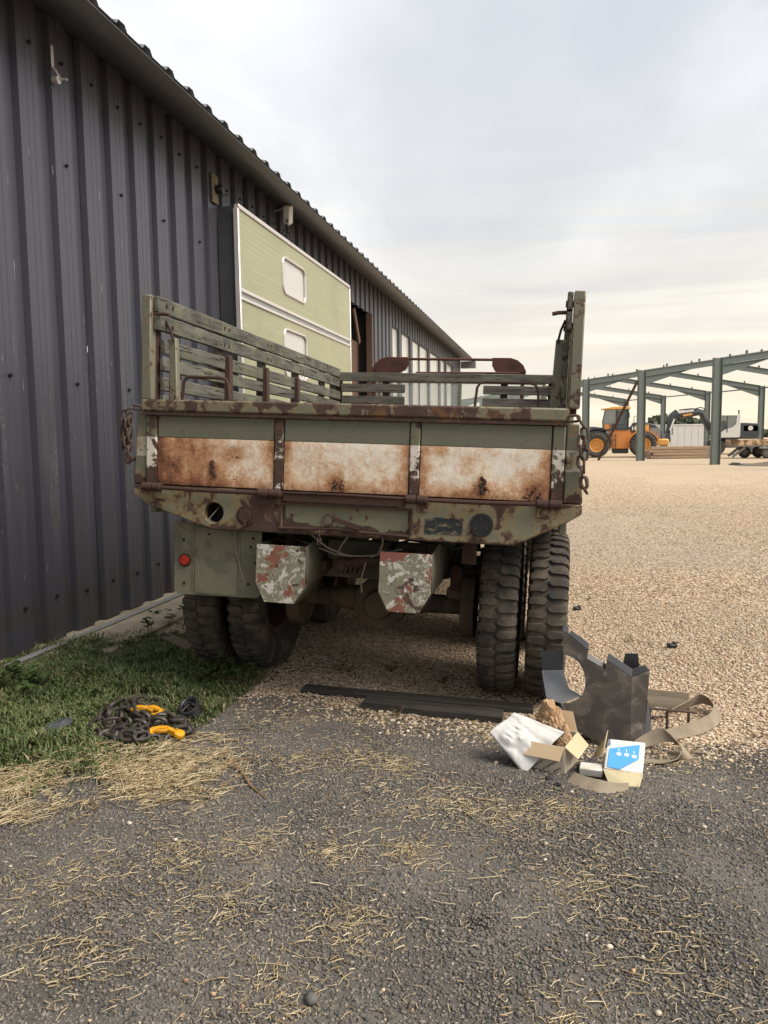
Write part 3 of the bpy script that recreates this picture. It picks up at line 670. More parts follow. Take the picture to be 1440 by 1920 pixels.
# ------------------------------------------------------------------ the old army truck
def poly_plate(name, outer, holes, t, mat, parent, y=0.0, bevel=.0):
    bm = bmesh.new(); es = []
    for loop in [outer] + holes:
        vs = [bm.verts.new((x, y, z)) for x, z in loop]; es += [bm.edges.new((vs[i], vs[(i + 1) % len(vs)])) for i in range(len(vs))]
    bmesh.ops.triangle_fill(bm, edges=es, use_beauty=True)
    ex = bmesh.ops.extrude_face_region(bm, geom=bm.faces[:]); bmesh.ops.translate(bm, vec=(0, t, 0), verts=[v for v in ex['geom'] if isinstance(v, bmesh.types.BMVert)])
    bmesh.ops.recalc_face_normals(bm, faces=bm.faces); me = bpy.data.meshes.new(name); bm.to_mesh(me); bm.free()
    return place(name, me, mat, parent, bevel, 30)
def circ(cx, cz, r, n=24): return [(cx + r * math.cos(2 * PI * k / n), cz + r * math.sin(2 * PI * k / n)) for k in range(n)]
def disc(b, x, z, y0, y1, r, n=20): return b.cyl((x, y0, z), (x, y1, z), r, n)

def tyre_mesh(Rr, W, nl, lug_h, name='tyre'):
    b = MB(); w = W / 2; R0 = Rr - lug_h
    b.lathe([(R0 * .56, -w * .55), (R0 * .62, -w * .80), (R0 * .80, -w * 1.03), (R0 * .93, -w * .97), (R0 * .985, -w * .80), (R0, -w * .4), (R0 + .001, 0), (R0, w * .4), (R0 * .985, w * .80), (R0 * .93, w * .97), (R0 * .80, w * 1.03), (R0 * .62, w * .80), (R0 * .56, w * .55)], 48)
    da = 2 * PI / nl
    for side in (-1, 1):
        for k in range(nl):
            a0 = k * da + (da / 2 if side > 0 else 0); h = da * .31
            st = [(.035, 1.0, Rr, .55), (.22, 1.15, Rr, 1.0), (.62, .95, Rr - .004, 1.0), (.93, .95, Rr - lug_h * .9, 1.0), (1.04, .8, Rr * .90, 1.0)]
            vs = []
            for (u, ww, rr, hh) in st:
                for sg in (-1, 1):
                    a = a0 + sg * h * ww * hh + side * .0 + .06 * (u - .5) * 0
                    vs.append((side * u * w, (R0 - .012 if u < 1 else R0 * .86) * math.cos(a), (R0 - .012 if u < 1 else R0 * .86) * math.sin(a)))
                    a = a0 + sg * h * ww * hh * .86
                    vs.append((side * u * w, rr * math.cos(a), rr * math.sin(a)))
            fs = []
            for i in range(len(st) - 1):
                o, p = i * 4, i * 4 + 4      # 0 lowL,1 topL,2 lowR,3 topR
                fs += [(o + 1, o + 3, p + 3, p + 1), (o, o + 1, p + 1, p), (o + 3, o + 2, p + 2, p + 3)]
            fs += [(0, 2, 3, 1), (len(vs) - 4, len(vs) - 3, len(vs) - 1, len(vs) - 2)]
            b.add(vs, fs)
    return b.mesh(name)
def rim_mesh(r, W, dish=.04):
    b = MB(); w = W / 2
    b.lathe([(r * 1.0, -w * .6), (r * 1.04, -w * .75), (r * .9, -w * .6), (r * .86, -w * .2), (r * .80, dish), (r * .5, dish + .02), (r * .46, dish + .01), (0.0, dish + .01)], 28)
    b.lathe([(r * 1.04, w * .75), (r * .9, w * .6), (r * .86, -w * .2)], 28)
    b.lathe([(.0, -.06), (.07, -.06), (.075, dish + .02)], 14)
    for k in range(6):
        a = k * PI / 3; b.cyl((dish - .01, .11 * math.cos(a), .11 * math.sin(a)), (dish + .045, .11 * math.cos(a), .11 * math.sin(a)), .012, 6)
    return b.mesh('rim')

def build_truck():
    TX, TY, TZ = -1.127, 3.9, -.0556
    T = thing('army_truck', 'rusty olive army cargo truck with wooden slatted sides and lowered rear end', 'truck', (TX, TY, TZ), (-.0245, .042, 0))
    def B(name, lo, hi, mat, bev=.004, par=T, ): b = MB(); b.box(lo, hi); return b.build(name, mat, par, bev)
    # --- rear of the body
    b = MB()
    n = 26; xs_ = np.linspace(-1.161, 1.137, n)
    for i in range(n - 1):     # rail, slightly battered
        pass
    b.box((-1.161, -.034, 1.667), (1.137, .062, 1.732)); r = b.build('top_rail', 'rail', T, .010, seg=2)
    b = MB(); b.box((-1.150, -.026, 1.648), (1.126, .03, 1.6665)); b.build('rail_lip', 'gate_plate', T)
    plate = B('tailgate', (-1.140, .012, 1.262), (1.126, .034, 1.647), 'gate_plate', 0)
    cells = [(-1.070, -.394), (-.334, .342), (.403, 1.058)]
    for x0, x1 in cells:
        B('upper_panel', (x0, -.002, 1.5275), (x1, .0119, 1.645), 'gate_olive', .003, plate)
        b = MB(); nx, nz = 30, 14; vs = []; fs = []      # slightly dented lower panel
        for j in range(nz + 1):
            for i in range(nx + 1):
                x = x0 + (x1 - x0) * i / nx; z = 1.268 + (1.527 - 1.268) * j / nz; e = min(i, nx - i, j, nz - j) / 3
                d = .004 * fbm(x, z, 5) * min(1, e) + (.003 if e == 0 else 0)
                for dx, dz in ((-.735, 1.365), (-.04, 1.31), (.73, 1.335)):      # torn marks where fittings were ripped off
                    q = math.hypot((x - dx) / .6, z - dz)
                    if q < .05: d += .010 * (1 - q / .05) * (1 if x < dx else -.8)
                vs.append((x, -.003 + d, z))
        for j in range(nz):
            for i in range(nx): o = j * (nx + 1) + i; fs.append((o, o + 1, o + nx + 2, o + nx + 1))
        b.add(vs, fs); b.build('lower_panel', 'gate_white', plate)
    for x0, x1 in ((-1.138, -1.076), (-.389, -.339), (.347, .398), (1.064, 1.124)):
        B('rib', (x0, -.012, 1.268), (x1, .0119, 1.647), 'rib', .006, plate)
    for (x, z) in ((-.735, 1.365), (.73, 1.335)):      # ripped stub of a fitting
        b = MB()
        for k in range(7): b.cbox((x + random.uniform(-.012, .012), -.008, z + (k - 3) * .012), (.02, .02, .016), (random.random(), random.random(), random.random()))
        b.build('torn_bracket', 'rust', plate, .003)
    for s in (-1, 1):
        x0, x1 = (-1.222, -1.142) if s < 0 else (1.128, 1.222)
        b = MB(); b.prism([(x0, 1.262), (x1, 1.262), (x1, 1.66), (x0 + (.0 if s > 0 else .02), 1.66)] if s < 0 else [(x0, 1.262), (x1, 1.262), (x1 - .03, 1.66), (x0, 1.66)], .06, Matrix.Translation((0, .004, 0))); b.build('corner_post', 'corner', T, .008)
    out = [(-1.222, 1.26), (-1.220, 1.205), (-1.135, 1.150), (-.742, 1.030), (.895, 1.036), (1.155, 1.168), (1.222, 1.212), (1.222, 1.26)]
    sill = poly_plate('rear_sill', out, [circ(-.736, 1.124, .056), [(-.345, 1.062), (.362, 1.062), (.362, 1.186), (-.345, 1.186)]], .05, 'sill', T, 0.0, .006)
    B('recess_plate', (-.36, .022, 1.055), (.375, .044, 1.192), 'recess', 0, sill)
    b = MB(); b.box((-.352, -.012, 1.188), (.37, -.0005, 1.20)); b.tube([(-.35, -.008, 1.062), (-.2, -.012, 1.066), (-.02, -.016, 1.074), (.12, -.014, 1.062), (.36, -.010, 1.055)], .009, 6); b.box((-.356, -.010, 1.062), (-.344, -.0005, 1.187)); b.box((.36, -.010, 1.062), (.372, -.0005, 1.187)); b.build('recess_frame', 'rust', sill)
    b = MB(); b.lathe([(.056, 0), (.056, .09), (.0, .09)], 20, Matrix.Translation((-.736, .052, 1.124)) @ Matrix.Rotation(R(90), 4, 'Z')); b.build('lamp_socket', 'dark', sill)  # socket coloured near-black to paint the shade inside the hole
    b = MB(); b.tube([(-.735, .12, 1.14), (-.725, .05, 1.15), (-.73, .0, 1.125), (-.757, -.006, 1.09), (-.760, -.008, 1.066)], .0022, 5); b.build('loose_wire', 'wire', sill)
    t = MB(); t.lathe([(.0, -.010), (.046, -.010), (.047, -.016), (.057, -.016), (.060, -.010), (.060, .004)], 26, Matrix.Translation((.730, -.003, 1.134)) @ Matrix.Rotation(R(90), 4, 'Z')); tl = t.build('tail_light', 'black', sill)
    for a in (90, 210, 330):
        b = MB(); disc(b, .730 + .036 * math.cos(R(a)), 1.134 + .036 * math.sin(R(a)), -.023, -.015, .006, 8); b.build('screw', 'chain', tl)
    b = MB(); disc(b, -.545, 1.117, -.010, .0, .055); disc(b, -.545, 1.117, -.026, -.009, .037); b.cbox((-.545, -.022, 1.078), (.02, .012, .034)); disc(b, -.545, 1.149, -.024, -.009, .010, 8); b.build('socket_cap', 'rust', sill, .003)
    # --- hinge rods and knuckles
    for x0, x1, z0, z1 in ((-1.142, -.335, 1.252, 1.246), (.338, 1.118, 1.250, 1.258)):
        b = MB(); b.tube([(x0, -.032, z0), ((x0 + x1) / 2, -.032, (z0 + z1) / 2 - .004), (x1, -.032, z1)], .0115, 10); rod = b.build('hinge_rod', 'rust', T)
        ks = ((-1.150, -1.088), (-1.083, -1.032), (-.470, -.408), (-.403, -.338)) if x0 < 0 else ((.338, .392), (.397, .452), (1.0, 1.056), (1.061, 1.124))
        for a, c in ks:
            b = MB(); b.lathe([(.0, a), (.020, a), (.0235, a + .004), (.0235, c - .004), (.020, c), (.0, c)], 14, Matrix.Translation((0, -.030, z0 if a < 0 and a < -.8 or 0 < a < .6 else z1))); b.build('hinge_knuckle', 'rust', rod)
        for x in ((-1.06, -.372) if x0 < 0 else (.425, 1.03)):
            b = MB(); b.box((x - .028, -.016, 1.185), (x + .028, -.001, 1.25)); disc(b, x, 1.212, -.022, -.014, .012, 8); b.build('hinge_strap', 'sill', rod, .006)
    b = MB(); b.box((-.333, -.020, 1.206), (.333, .0, 1.252)); b.tube([(-.33, -.022, 1.252), (.0, -.024, 1.256), (.33, -.022, 1.252)], .007, 6); b.build('edge_angle', 'rust', T, .003)
    # --- tailgate chains
    def chain(name, path, ln, wid, r, mat):
        c = None; root = None; P = [Vector(p) for p in path]; pos = []; step = ln - 2.2 * r; acc = 0; i = 0; cur = P[0].copy()
        pos.append(cur.copy())
        while i < len(P) - 1:
            d = P[i + 1] - cur
            if d.length < step: cur = P[i + 1].copy(); i += 1; continue
            cur = cur + d.normalized() * step; pos.append(cur.copy())
        for k in range(len(pos) - 1):
            p, q = pos[k], pos[k + 1]; d = (q - p).normalized(); up = Vector((0, 1, .2)) if abs(d.y) < .9 else Vector((0, 0, 1))
            a = d.cross(up).normalized(); bb = a.cross(d)
            if k % 2: a, bb = bb, -a
            m = Matrix((d, a, bb)).transposed().to_4x4(); m.translation = (p + q) / 2
            if root is None: root = link_obj(name, ln, wid, r, mat, T, 5); root.matrix_local = m; m0 = m.inverted()
            else:
                o = root.copy(); COL.objects.link(o); o.name = 'link'; o.parent = root; o.matrix_parent_inverse = Matrix(); o.matrix_local = m0 @ m
        return root
    chain('tailgate_chain', [(-1.16, -.03, 1.682), (-1.225, -.04, 1.688), (-1.262, -.04, 1.66), (-1.266, -.036, 1.55), (-1.258, -.036, 1.46), (-1.232, -.036, 1.415), (-1.222, -.036, 1.50), (-1.222, -.036, 1.60), (-1.226, -.036, 1.665), (-1.24, -.05, 1.60), (-1.245, -.05, 1.50), (-1.235, -.048, 1.42)], .054, .026, .0065, 'chain_rust')
    b = MB(); b.lathe([(.0, -1.24), (.026, -1.24), (.028, -1.232), (.0, -1.225)], 12, Matrix.Translation((0, -.03, 1.395)) @ Matrix.Rotation(0, 4, 'Y')); b.cyl((-1.226, -.034, 1.40), (-1.226, .02, 1.40), .012, 8); b.build('chain_anchor', 'rust', T)
    chain('tailgate_chain', [(1.135, -.03, 1.68), (1.195, -.036, 1.685), (1.215, -.036, 1.62), (1.222, -.034, 1.53), (1.212, -.034, 1.45), (1.225, -.034, 1.38), (1.232, -.034, 1.30), (1.222, -.044, 1.36), (1.20, -.05, 1.46), (1.196, -.05, 1.56), (1.205, -.05, 1.64)], .058, .029, .0068, 'chain_rust')
    # --- grab loops on the gate
    for x0, x1, y, zt in ((-.945, -.668, .03, 1.862), (.66, .985, .10, 1.865)):
        b = MB(); w = .012; P = [(x0, y, 1.735), (x0 + .008, y, zt - .03), (x0 + .022, y, zt - .008), (x0 + .05, y, zt), (x1 - .05, y, zt - .004), (x1 - .022, y, zt - .012), (x1 - .008, y, zt - .035), (x1, y, 1.735)]
        b.tube(P, .0095 if x0 < 0 else .007, 8); b.cbox((x1 + .01, y, 1.736), (.06, .03, .01)); b.build('grab_loop', 'rust', T)
    # --- bed floor and side walls
    for k in range(11): B('floor_plank', (-1.10 + k * .2, .04, 1.268), (-1.105 + (k + 1) * .2, 3.84, 1.295), 'slat', .004)
    for s in (-1, 1): B('side_wall', (min(s * 1.115, s * 1.15), .066, 1.10), (max(s * 1.115, s * 1.15), 3.86, 1.70), 'olive', .006)
    B('front_wall', (-1.11, 3.845, 1.2), (1.11, 3.875, 1.70), 'olive', .006)
    for y in (.35, .95, 1.6, 2.25, 2.9, 3.5): B('cross_sill', (-1.09, y, 1.15), (1.09, y + .07, 1.262), 'under', .005)
    poly_plate('rear_panel_back', [(-1.16, 1.25), (-1.12, 1.17), (-.735, 1.045), (.885, 1.05), (1.14, 1.18), (1.16, 1.25)], [circ(-.736, 1.124, .06)], .012, 'under', T, .053)
    # --- slatted sides
    zs = [(2.215, 2.302), (2.118, 2.205), (1.99, 2.073), (1.897, 1.972), (1.788, 1.864), (1.705, 1.762)]
    def slat_mesh(y0, y1, h, t=.028):
        b = MB(); n = 14; vs = []; fs = []
        for i in range(n + 1):
            y = y0 + (y1 - y0) * i / n; w = .0025 * fbm(y, h * 9, 3); c = .004 * math.sin(3 * i / n)
            vs += [(-t / 2 + c, y, -h / 2 + w), (t / 2 + c, y, -h / 2 - w), (t / 2 + c, y, h / 2 - w), (-t / 2 + c, y, h / 2 + w)]
        for i in range(n):
            for k in range(4): a = i * 4; fs.append((a + k, a + (k + 1) % 4, a + 4 + (k + 1) % 4, a + 4 + k))
        fs += [(3, 2, 1, 0), (n * 4, n * 4 + 1, n * 4 + 2, n * 4 + 3)]; b.add(vs, fs); return b.mesh('slat')
    top_me = slat_mesh(.03, 3.80, .087); low_me = slat_mesh(.10, 3.80, .078)
    bolt = MB(); bolt.cyl((-.02, 0, 0), (.021, 0, 0), .011, 8); bolt_me = bolt.mesh('bolt')
    for s in (-1, 1):
        side = B('stake_post', (min(s * 1.130, s * 1.185), .012, 1.733), (max(s * 1.130, s * 1.185), .075, 2.305), 'post', .006)
        B('stake_post', (min(s * 1.136, s * 1.172), .076, 1.70), (max(s * 1.136, s * 1.172), .14, 2.26), 'rust', .005)
        for y in (.95, 1.75, 2.55, 3.35, 3.74): B('stake_post', (min(s * 1.136, s * 1.18), y - .045, 1.30), (max(s * 1.136, s * 1.18), y + .045, 2.27), 'post', .005)
        for i, (z0, z1) in enumerate(zs):
            o = place('slat', top_me if i < 2 else low_me, 'slat', T, .005, 40); o.location = (s * (1.113 if i < 2 else 1.104), random.uniform(-.012, .012), (z0 + z1) / 2); o.scale = (1, 1, (z1 - z0) / (.087 if i < 2 else .078))
            for y in (.16, .95, 1.75, 2.55, 3.35):
                if i in (0, 1):
                    for dy in (-.035, .035):
                        c = place('bolt', bolt_me, 'rust', o); c.location = (0, y + dy, .006 * (-1) ** i)
        # folding seat brackets inside the slats
        for k, y in enumerate((.17, .93, 1.62, 2.35)):
            b = MB(); b.beam((s * 1.045, y, 1.30), (s * 1.078, y + .01, 2.09 - .005 * k), .05, .045, (0, 1, 0)); b.build('seat_bracket', 'post' if k == 0 else 'rust', T, .006)
        b = MB(); b.tube([(s * 1.062, .15, 2.07), (s * 1.075, .13, 2.13), (s * 1.095, .12, 2.18)], .007, 6); b.build('seat_hook', 'rust', T)
        b = MB(); b.tube([(s * 1.12, .045, 2.205), (s * 1.06, .04, 2.203), (s * 1.03, .035, 2.196)], .010, 8); b.build('pin', 'rust', T)
    # --- front slats (two short racks, one full board)
    B('front_board', (-1.125, 3.805, 2.182), (1.06, 3.832, 2.272), 'slat_x', .006)
    for x0, x1 in ((-1.09, -.42), (.37, 1.05)):
        for z0, z1 in ((2.072, 2.158), (1.955, 2.036), (1.84, 1.92), (1.73, 1.80)): B('front_slat', (x0 + random.uniform(-.01, .01), 3.806, z0), (x1, 3.83, z1), 'slat_x', .006)
        for x in ((-1.12, -.62) if x0 < 0 else (.57, 1.03)): B('front_stake', (x - .035, 3.833, 1.7), (x + .035, 3.87, 2.24), 'rust', .005)
    b = MB(); b.cyl((-.33, 3.9, 2.283), (.70, 3.9, 2.292), .012, 8); b.build('front_rod', 'rust_red', T)
    # --- cab bow with curved end plates
    b = MB(); b.cyl((-.62, 4.25, 2.462), (.50, 4.25, 2.462), .014, 8); bow = b.build('cab_bow', 'rust_red', T)
    for s in (-1, 1):
        e = -.87 if s < 0 else .76; i0 = -.47 if s < 0 else .41; P = [(i0, 2.482), (i0, 2.40), (i0 + s * .03, 2.345), (i0 + s * .10, 2.315), (e, 2.30), (e, 2.35), (e - s * .03, 2.41), (e - s * .09, 2.46), (e - s * .16, 2.482)]
        b = MB(); b.prism(P, .02, Matrix.Translation((0, 4.235, 0))); b.build('end_plate', 'rust_red', bow, .004)
    # --- cab, hood and front end (seen only between the slats)
    B('cab_tub', (-1.0, 3.98, 1.02), (.98, 5.05, 1.80), 'olive', .05); B('bow_post', (-.86, 4.235, 1.7), (-.82, 4.265, 2.35), 'rust_red', .004); B('bow_post', (.71, 4.235, 1.7), (.75, 4.265, 2.35), 'rust_red', .004)
    ws = B('windshield_frame', (-.98, 5.04, 1.80), (.96, 5.075, 1.85), 'olive', .006)
    for x in (-.98, -.03, .92): B('frame_bar', (x, 5.04, 1.85), (x + .04, 5.07, 2.28), 'olive', .005, ws)
    B('frame_bar', (-.98, 5.04, 2.28), (.96, 5.07, 2.32), 'olive', .005, ws)
    for x0 in (-.94, .01): B('pane', (x0, 5.05, 1.85), (x0 + .91, 5.056, 2.28), 'glass', 0, ws)
    B('hood', (-.62, 5.08, 1.15), (.60, 6.45, 1.72), 'olive', .08)
    for s in (-1, 1): B('fender', (min(s * .64, s * 1.12), 4.95, 1.02), (max(s * .64, s * 1.12), 6.3, 1.10), 'olive', .03)
    B('front_bumper', (-1.12, 6.55, .62), (1.12, 6.65, .86), 'olive', .02)
    # --- mud flap with red reflector
    fl = MB(); x0, x1, z0, z1, r = -1.024, -.497, .634, 1.05, .035
    P = [(x0, z1)] + [(x0 + r - r * math.cos(R(a)), z0 + .0 + r - r * math.sin(R(a))) for a in (0, 30, 60, 90)] + [(x1 - r + r * math.sin(R(a)), z0 + .008 + r - r * math.cos(R(a))) for a in (0, 30, 60, 90)] + [(x1, z1)]
    fl.prism(P, .006, Matrix.Translation((0, .115, 0))); flap = fl.build('mud_flap', 'flap', T)
    for x in (-.905, -.626): B('fold', (x - .006, .1085, z0 + .02), (x + .006, .1148, z1), 'flap', .003, flap)
    B('flap_step', (-.896, .109, z0 + .012), (-.636, .1147, 1.03), 'flap', .003, flap)
    rf = MB(); rf.lathe([(.0, -.022), (.024, -.020), (.030, -.010), (.031, 0)], 20, Matrix.Translation((-.957, .112, .832)) @ Matrix.Rotation(R(90), 4, 'Z')); rfo = rf.build('reflector', 'lens', flap)
    b = MB(); b.tube([(-.957 + .034 * math.cos(a), .112, .832 + .034 * math.sin(a)) for a in np.linspace(0, 2 * PI, 18)[:-1]], .005, 6, True); b.build('reflector_ring', 'rust', rfo)
    for x, z in ((-.96, .70), (-.965, .95), (-.81, .99), (-.57, .72), (-.545, .98), (-.53, .84), (-.56, .93)):
        b = MB(); disc(b, x, z, .108, .113, .0075, 8); b.build('hole_shade_disc', 'dark', flap)  # black discs on the flap painted as the dark of open holes
    b = MB(); b.tube([(-.655, .10, 1.05), (-.645, .095, .93), (-.612, .10, .80), (-.605, .104, .755), (-.585, .10, .735)], .003, 5); b.build('flap_wire', 'wire', flap)
    # --- bumperettes: open-topped hexagonal troughs on the chassis rails
    for s, mat in ((-1, 'bump_a'), (1, 'bump_b')):
        xa, xb = (-.482, -.203) if s < 0 else (.206, .481)
        bm_ = [(xa, .966), (xa - .003, .755), (xa + .05, .650), (xb - .058, .650), (xb + .002, .760), (xb, .966)]
        b = MB(); b.prism(bm_, .005, Matrix.Translation((0, .0, 0))); bp = b.build('bumperette', mat, T, .003)
        w = MB(); n = len(bm_)
        for i in range(n - 1):
            (ax, az), (cx, cz) = bm_[i], bm_[i + 1]; w.add([(ax, .0051, az - .001), (cx, .0051, cz - .001), (cx, .42, cz + .06), (ax, .42, az + .0)], [(0, 1, 2, 3)])
        o = w.build('side_plate', 'frame', bp); m = o.modifiers.new('solid', 'SOLIDIFY'); m.thickness = .005
    for s in (-1, 1):
        B('chassis_rail', (min(s * .39, s * .46), .40, .745), (max(s * .39, s * .46), 6.5, .975), 'frame', .006)
        B('rail_block', (min(s * .38, s * .48), .3, .98), (max(s * .38, s * .48), 3.8, 1.148), 'under', .006)
    cm = B('rear_crossmember', (-.385, .43, .74), (.385, .50, .965), 'frame', .01)
    for x, z in ((-.24, .80), (.26, .81), (-.3, .92), (.3, .92), (.05, .93)):
        b = MB(); disc(b, x, z, .418, .431, .016, 10); b.build('bolt', 'under', cm)
    b = MB(); b.beam((-.2, .30, .82), (-.2, .44, .82), .06, .06); b.lathe([(.0, -.155), (.030, -.15), (.043, -.12), (.044, -.085), (.028, -.075), (.027, -.04), (.034, -.03), (.037, .05), (.030, .10), (.026, .155), (.0, .16)], 14, Matrix.Translation((.035, .26, .862)) @ Matrix.Rotation(R(-13), 4, 'Y')); b.beam((-.02, .28, .85), (-.02, .44, .85), .09, .07)
    for k in range(6): b.cbox((-.09 + k * .027, .245 + .01 * (k % 2), .825 - .006 * (k % 3)), (.016, .07, .05), (0, .25, 0))
    b.build('pintle_hook', 'rust', T, .006)
    # wires hanging under the sill
    for P in ([(-.19, .05, 1.03), (-.12, .12, .955), (-.03, .20, .905), (.06, .22, .905), (.16, .15, .925), (.20, .08, .99), (.21, .05, 1.035)], [(-.33, .25, .97), (-.22, .22, .945), (-.1, .22, .905), (.0, .22, .90)], [(.02, .05, 1.035), (-.03, .10, .975), (-.07, .18, .92)], [(.105, .22, .90), (.15, .2, .92), (.22, .15, .945), (.30, .1, .97)], [(.08, .22, .87), (.062, .215, .80), (.058, .215, .745), (.064, .215, .70)]):
        b = MB(); b.tube(P, .005, 5); b.build('tie_wire', 'wire', T)
    for P in ([(.21, .3, .97), (.32, .25, 1.005), (.45, .22, 1.0), (.56, .22, 1.01)], [(.48, .3, .985), (.57, .3, .968), (.63, .34, .99), (.66, .4, 1.03)], [(-.46, .2, .97), (-.4, .12, .985), (-.33, .1, .97), (-.29, .15, .985), (-.24, .3, .96)]):
        b = MB(); b.tube(P, .007, 6); b.build('cable', 'cable', T)
    # recess chain and ring
    b = MB(); b.tube([(-.075 + .026 * math.cos(a), -.022, 1.118 + .030 * math.sin(a)) for a in np.linspace(0, 2 * PI, 15)[:-1]], .0045, 6, True); b.beam((-.05, -.02, 1.128), (.10, -.018, 1.085), .02, .024); b.tube([(-.04, -.02, 1.13), (-.045, -.03, 1.17), (-.02, -.02, 1.19)], .003, 5); b.build('latch_ring', 'rust', T)
    chain('latch_chain', [(-.108, -.022, 1.13), (-.112, -.024, 1.075), (-.122, -.03, 1.03), (-.13, -.03, .975), (-.115, -.03, .975), (-.108, -.03, 1.03)], .026, .012, .0026, 'chain_rust')
    # --- axles, differential, springs, wheels
    AY = .92; WZ = .505 + .022
    for ay in (AY, AY + 1.22):
        az = WZ - .0245 * (ay - AY) * -1 if ay > AY else WZ
        b = MB(); b.lathe([(.0, -.62), (.055, -.62), (.062, -.3), (.085, -.2), (.085, .2), (.062, .3), (.055, .62), (.0, .62)], 14, Matrix.Translation((.03, ay, az))); ax = b.build('axle', 'under', T)
        b = MB(); b.lathe([(.0, -.17), (.085, -.165), (.10, -.12), (.168, -.10), (.172, -.02), (.172, .02), (.150, .10), (.09, .18), (.0, .2)], 22, Matrix.Translation((.035, ay, az - .01)) @ Matrix.Rotation(R(90), 4, 'Z'))
        for k in range(10): a = k * PI / 5; b.cyl((.035 + .155 * math.cos(a), ay - .115, az - .01 + .155 * math.sin(a)), (.035 + .155 * math.cos(a), ay - .098, az - .01 + .155 * math.sin(a)), .012, 6)
        b.build('differential', 'under', ax, .004)
        for s in (-1, 1):
            b = MB(); b.lathe([(.0, -.03), (.2, -.03), (.2, .05), (.0, .05)], 22, Matrix.Translation((.03 + s * .56, ay, az))); b.build('brake_drum', 'under', ax)
            B('spring_seat', (s * .5 + .02 - .06, ay - .09, az + .05), (s * .5 + .02 + .06, ay + .09, az + .12), 'under', .01, ax)
    for s in (-1, 1):
        sp = None
        for k in range(9):
            L2 = .66 - .055 * k; b = MB(); yc = AY + .61; z0 = .80 - .0 - k * .014 + .12; vs = []; m = 8
            pts = [(s * .5 + .02, yc + L2 * u, z0 - .20 * (abs(u) * L2 / .66) ** 2) for u in np.linspace(-1, 1, m + 1)]
            b.ribbon(pts, [(.034, 0, 0)] * (m + 1), .010); sp = b.build('spring_leaf', 'frame', T)
        B('shackle', (s * .5 - .02, AY - .09, .62), (s * .5 + .06, AY + .03, .80), 'rust', .01)
        b = MB()
        for k in range(9): b.tube([(s * .60 + .045 * math.cos(a), .72 + .045 * math.sin(a), .80 + k * .018) for a in np.linspace(0, 2 * PI, 13)[:-1]], .007, 5, True)
        b.build('air_hose', 'cable', T)
        b = MB(); b.tube([(s * .62, .66, .98), (s * .64, .60, .93), (s * .60, .62, .86), (s * .63, .7, .80)], .012, 6); b.build('brake_hose', 'cable', T)
    tm = tyre_mesh(.505, .218, 42, .018); rm = rim_mesh(.27, .2)
    for ay in (AY, AY + 1.22):
        for x, flip in ((-1.045, 0), (-.745, 1), (.805, 0), (1.082, 1)):
            w = place('wheel', rm, 'rim', T); w.location = (x, ay + (.03 if x < 0 else -.03), WZ + (.027 * (ay - AY))); w.rotation_euler = (random.uniform(0, 6), 0, PI if flip else 0)
            place('tyre', tm, 'tyre', w, smooth=40)
    for x, f in ((-.92, PI), (.92, 0)):
        w = place('wheel', rm, 'rim', T); w.location = (x, 5.55, .505 + .0245 * 5.55 + .055); w.rotation_euler = (1, 0, f); place('tyre', tm, 'tyre', w, smooth=40)
    b = MB(); b.cyl((-.9, 5.55, .68), (.9, 5.55, .68), .06, 12); b.build('front_axle', 'under', T)
    b = MB(); b.tube([(.03, AY + .3, .56), (.03, AY + .9, .60)], .05, 10); b.cyl((.03, 2.4, .62), (.03, 4.2, .85), .05, 10); b.build('drive_shaft', 'under', T)
    b = MB(); b.cyl((.72, 2.9, .9), (.72, 3.7, .9), .18, 18); b.build('fuel_tank', 'olive', T, .01)
    # torn mud guard bracket on the right and stay rods
    B('guard_bracket', (.60, .32, .88), (.68, .36, 1.04), 'rust', .004)
    return T
build_truck()

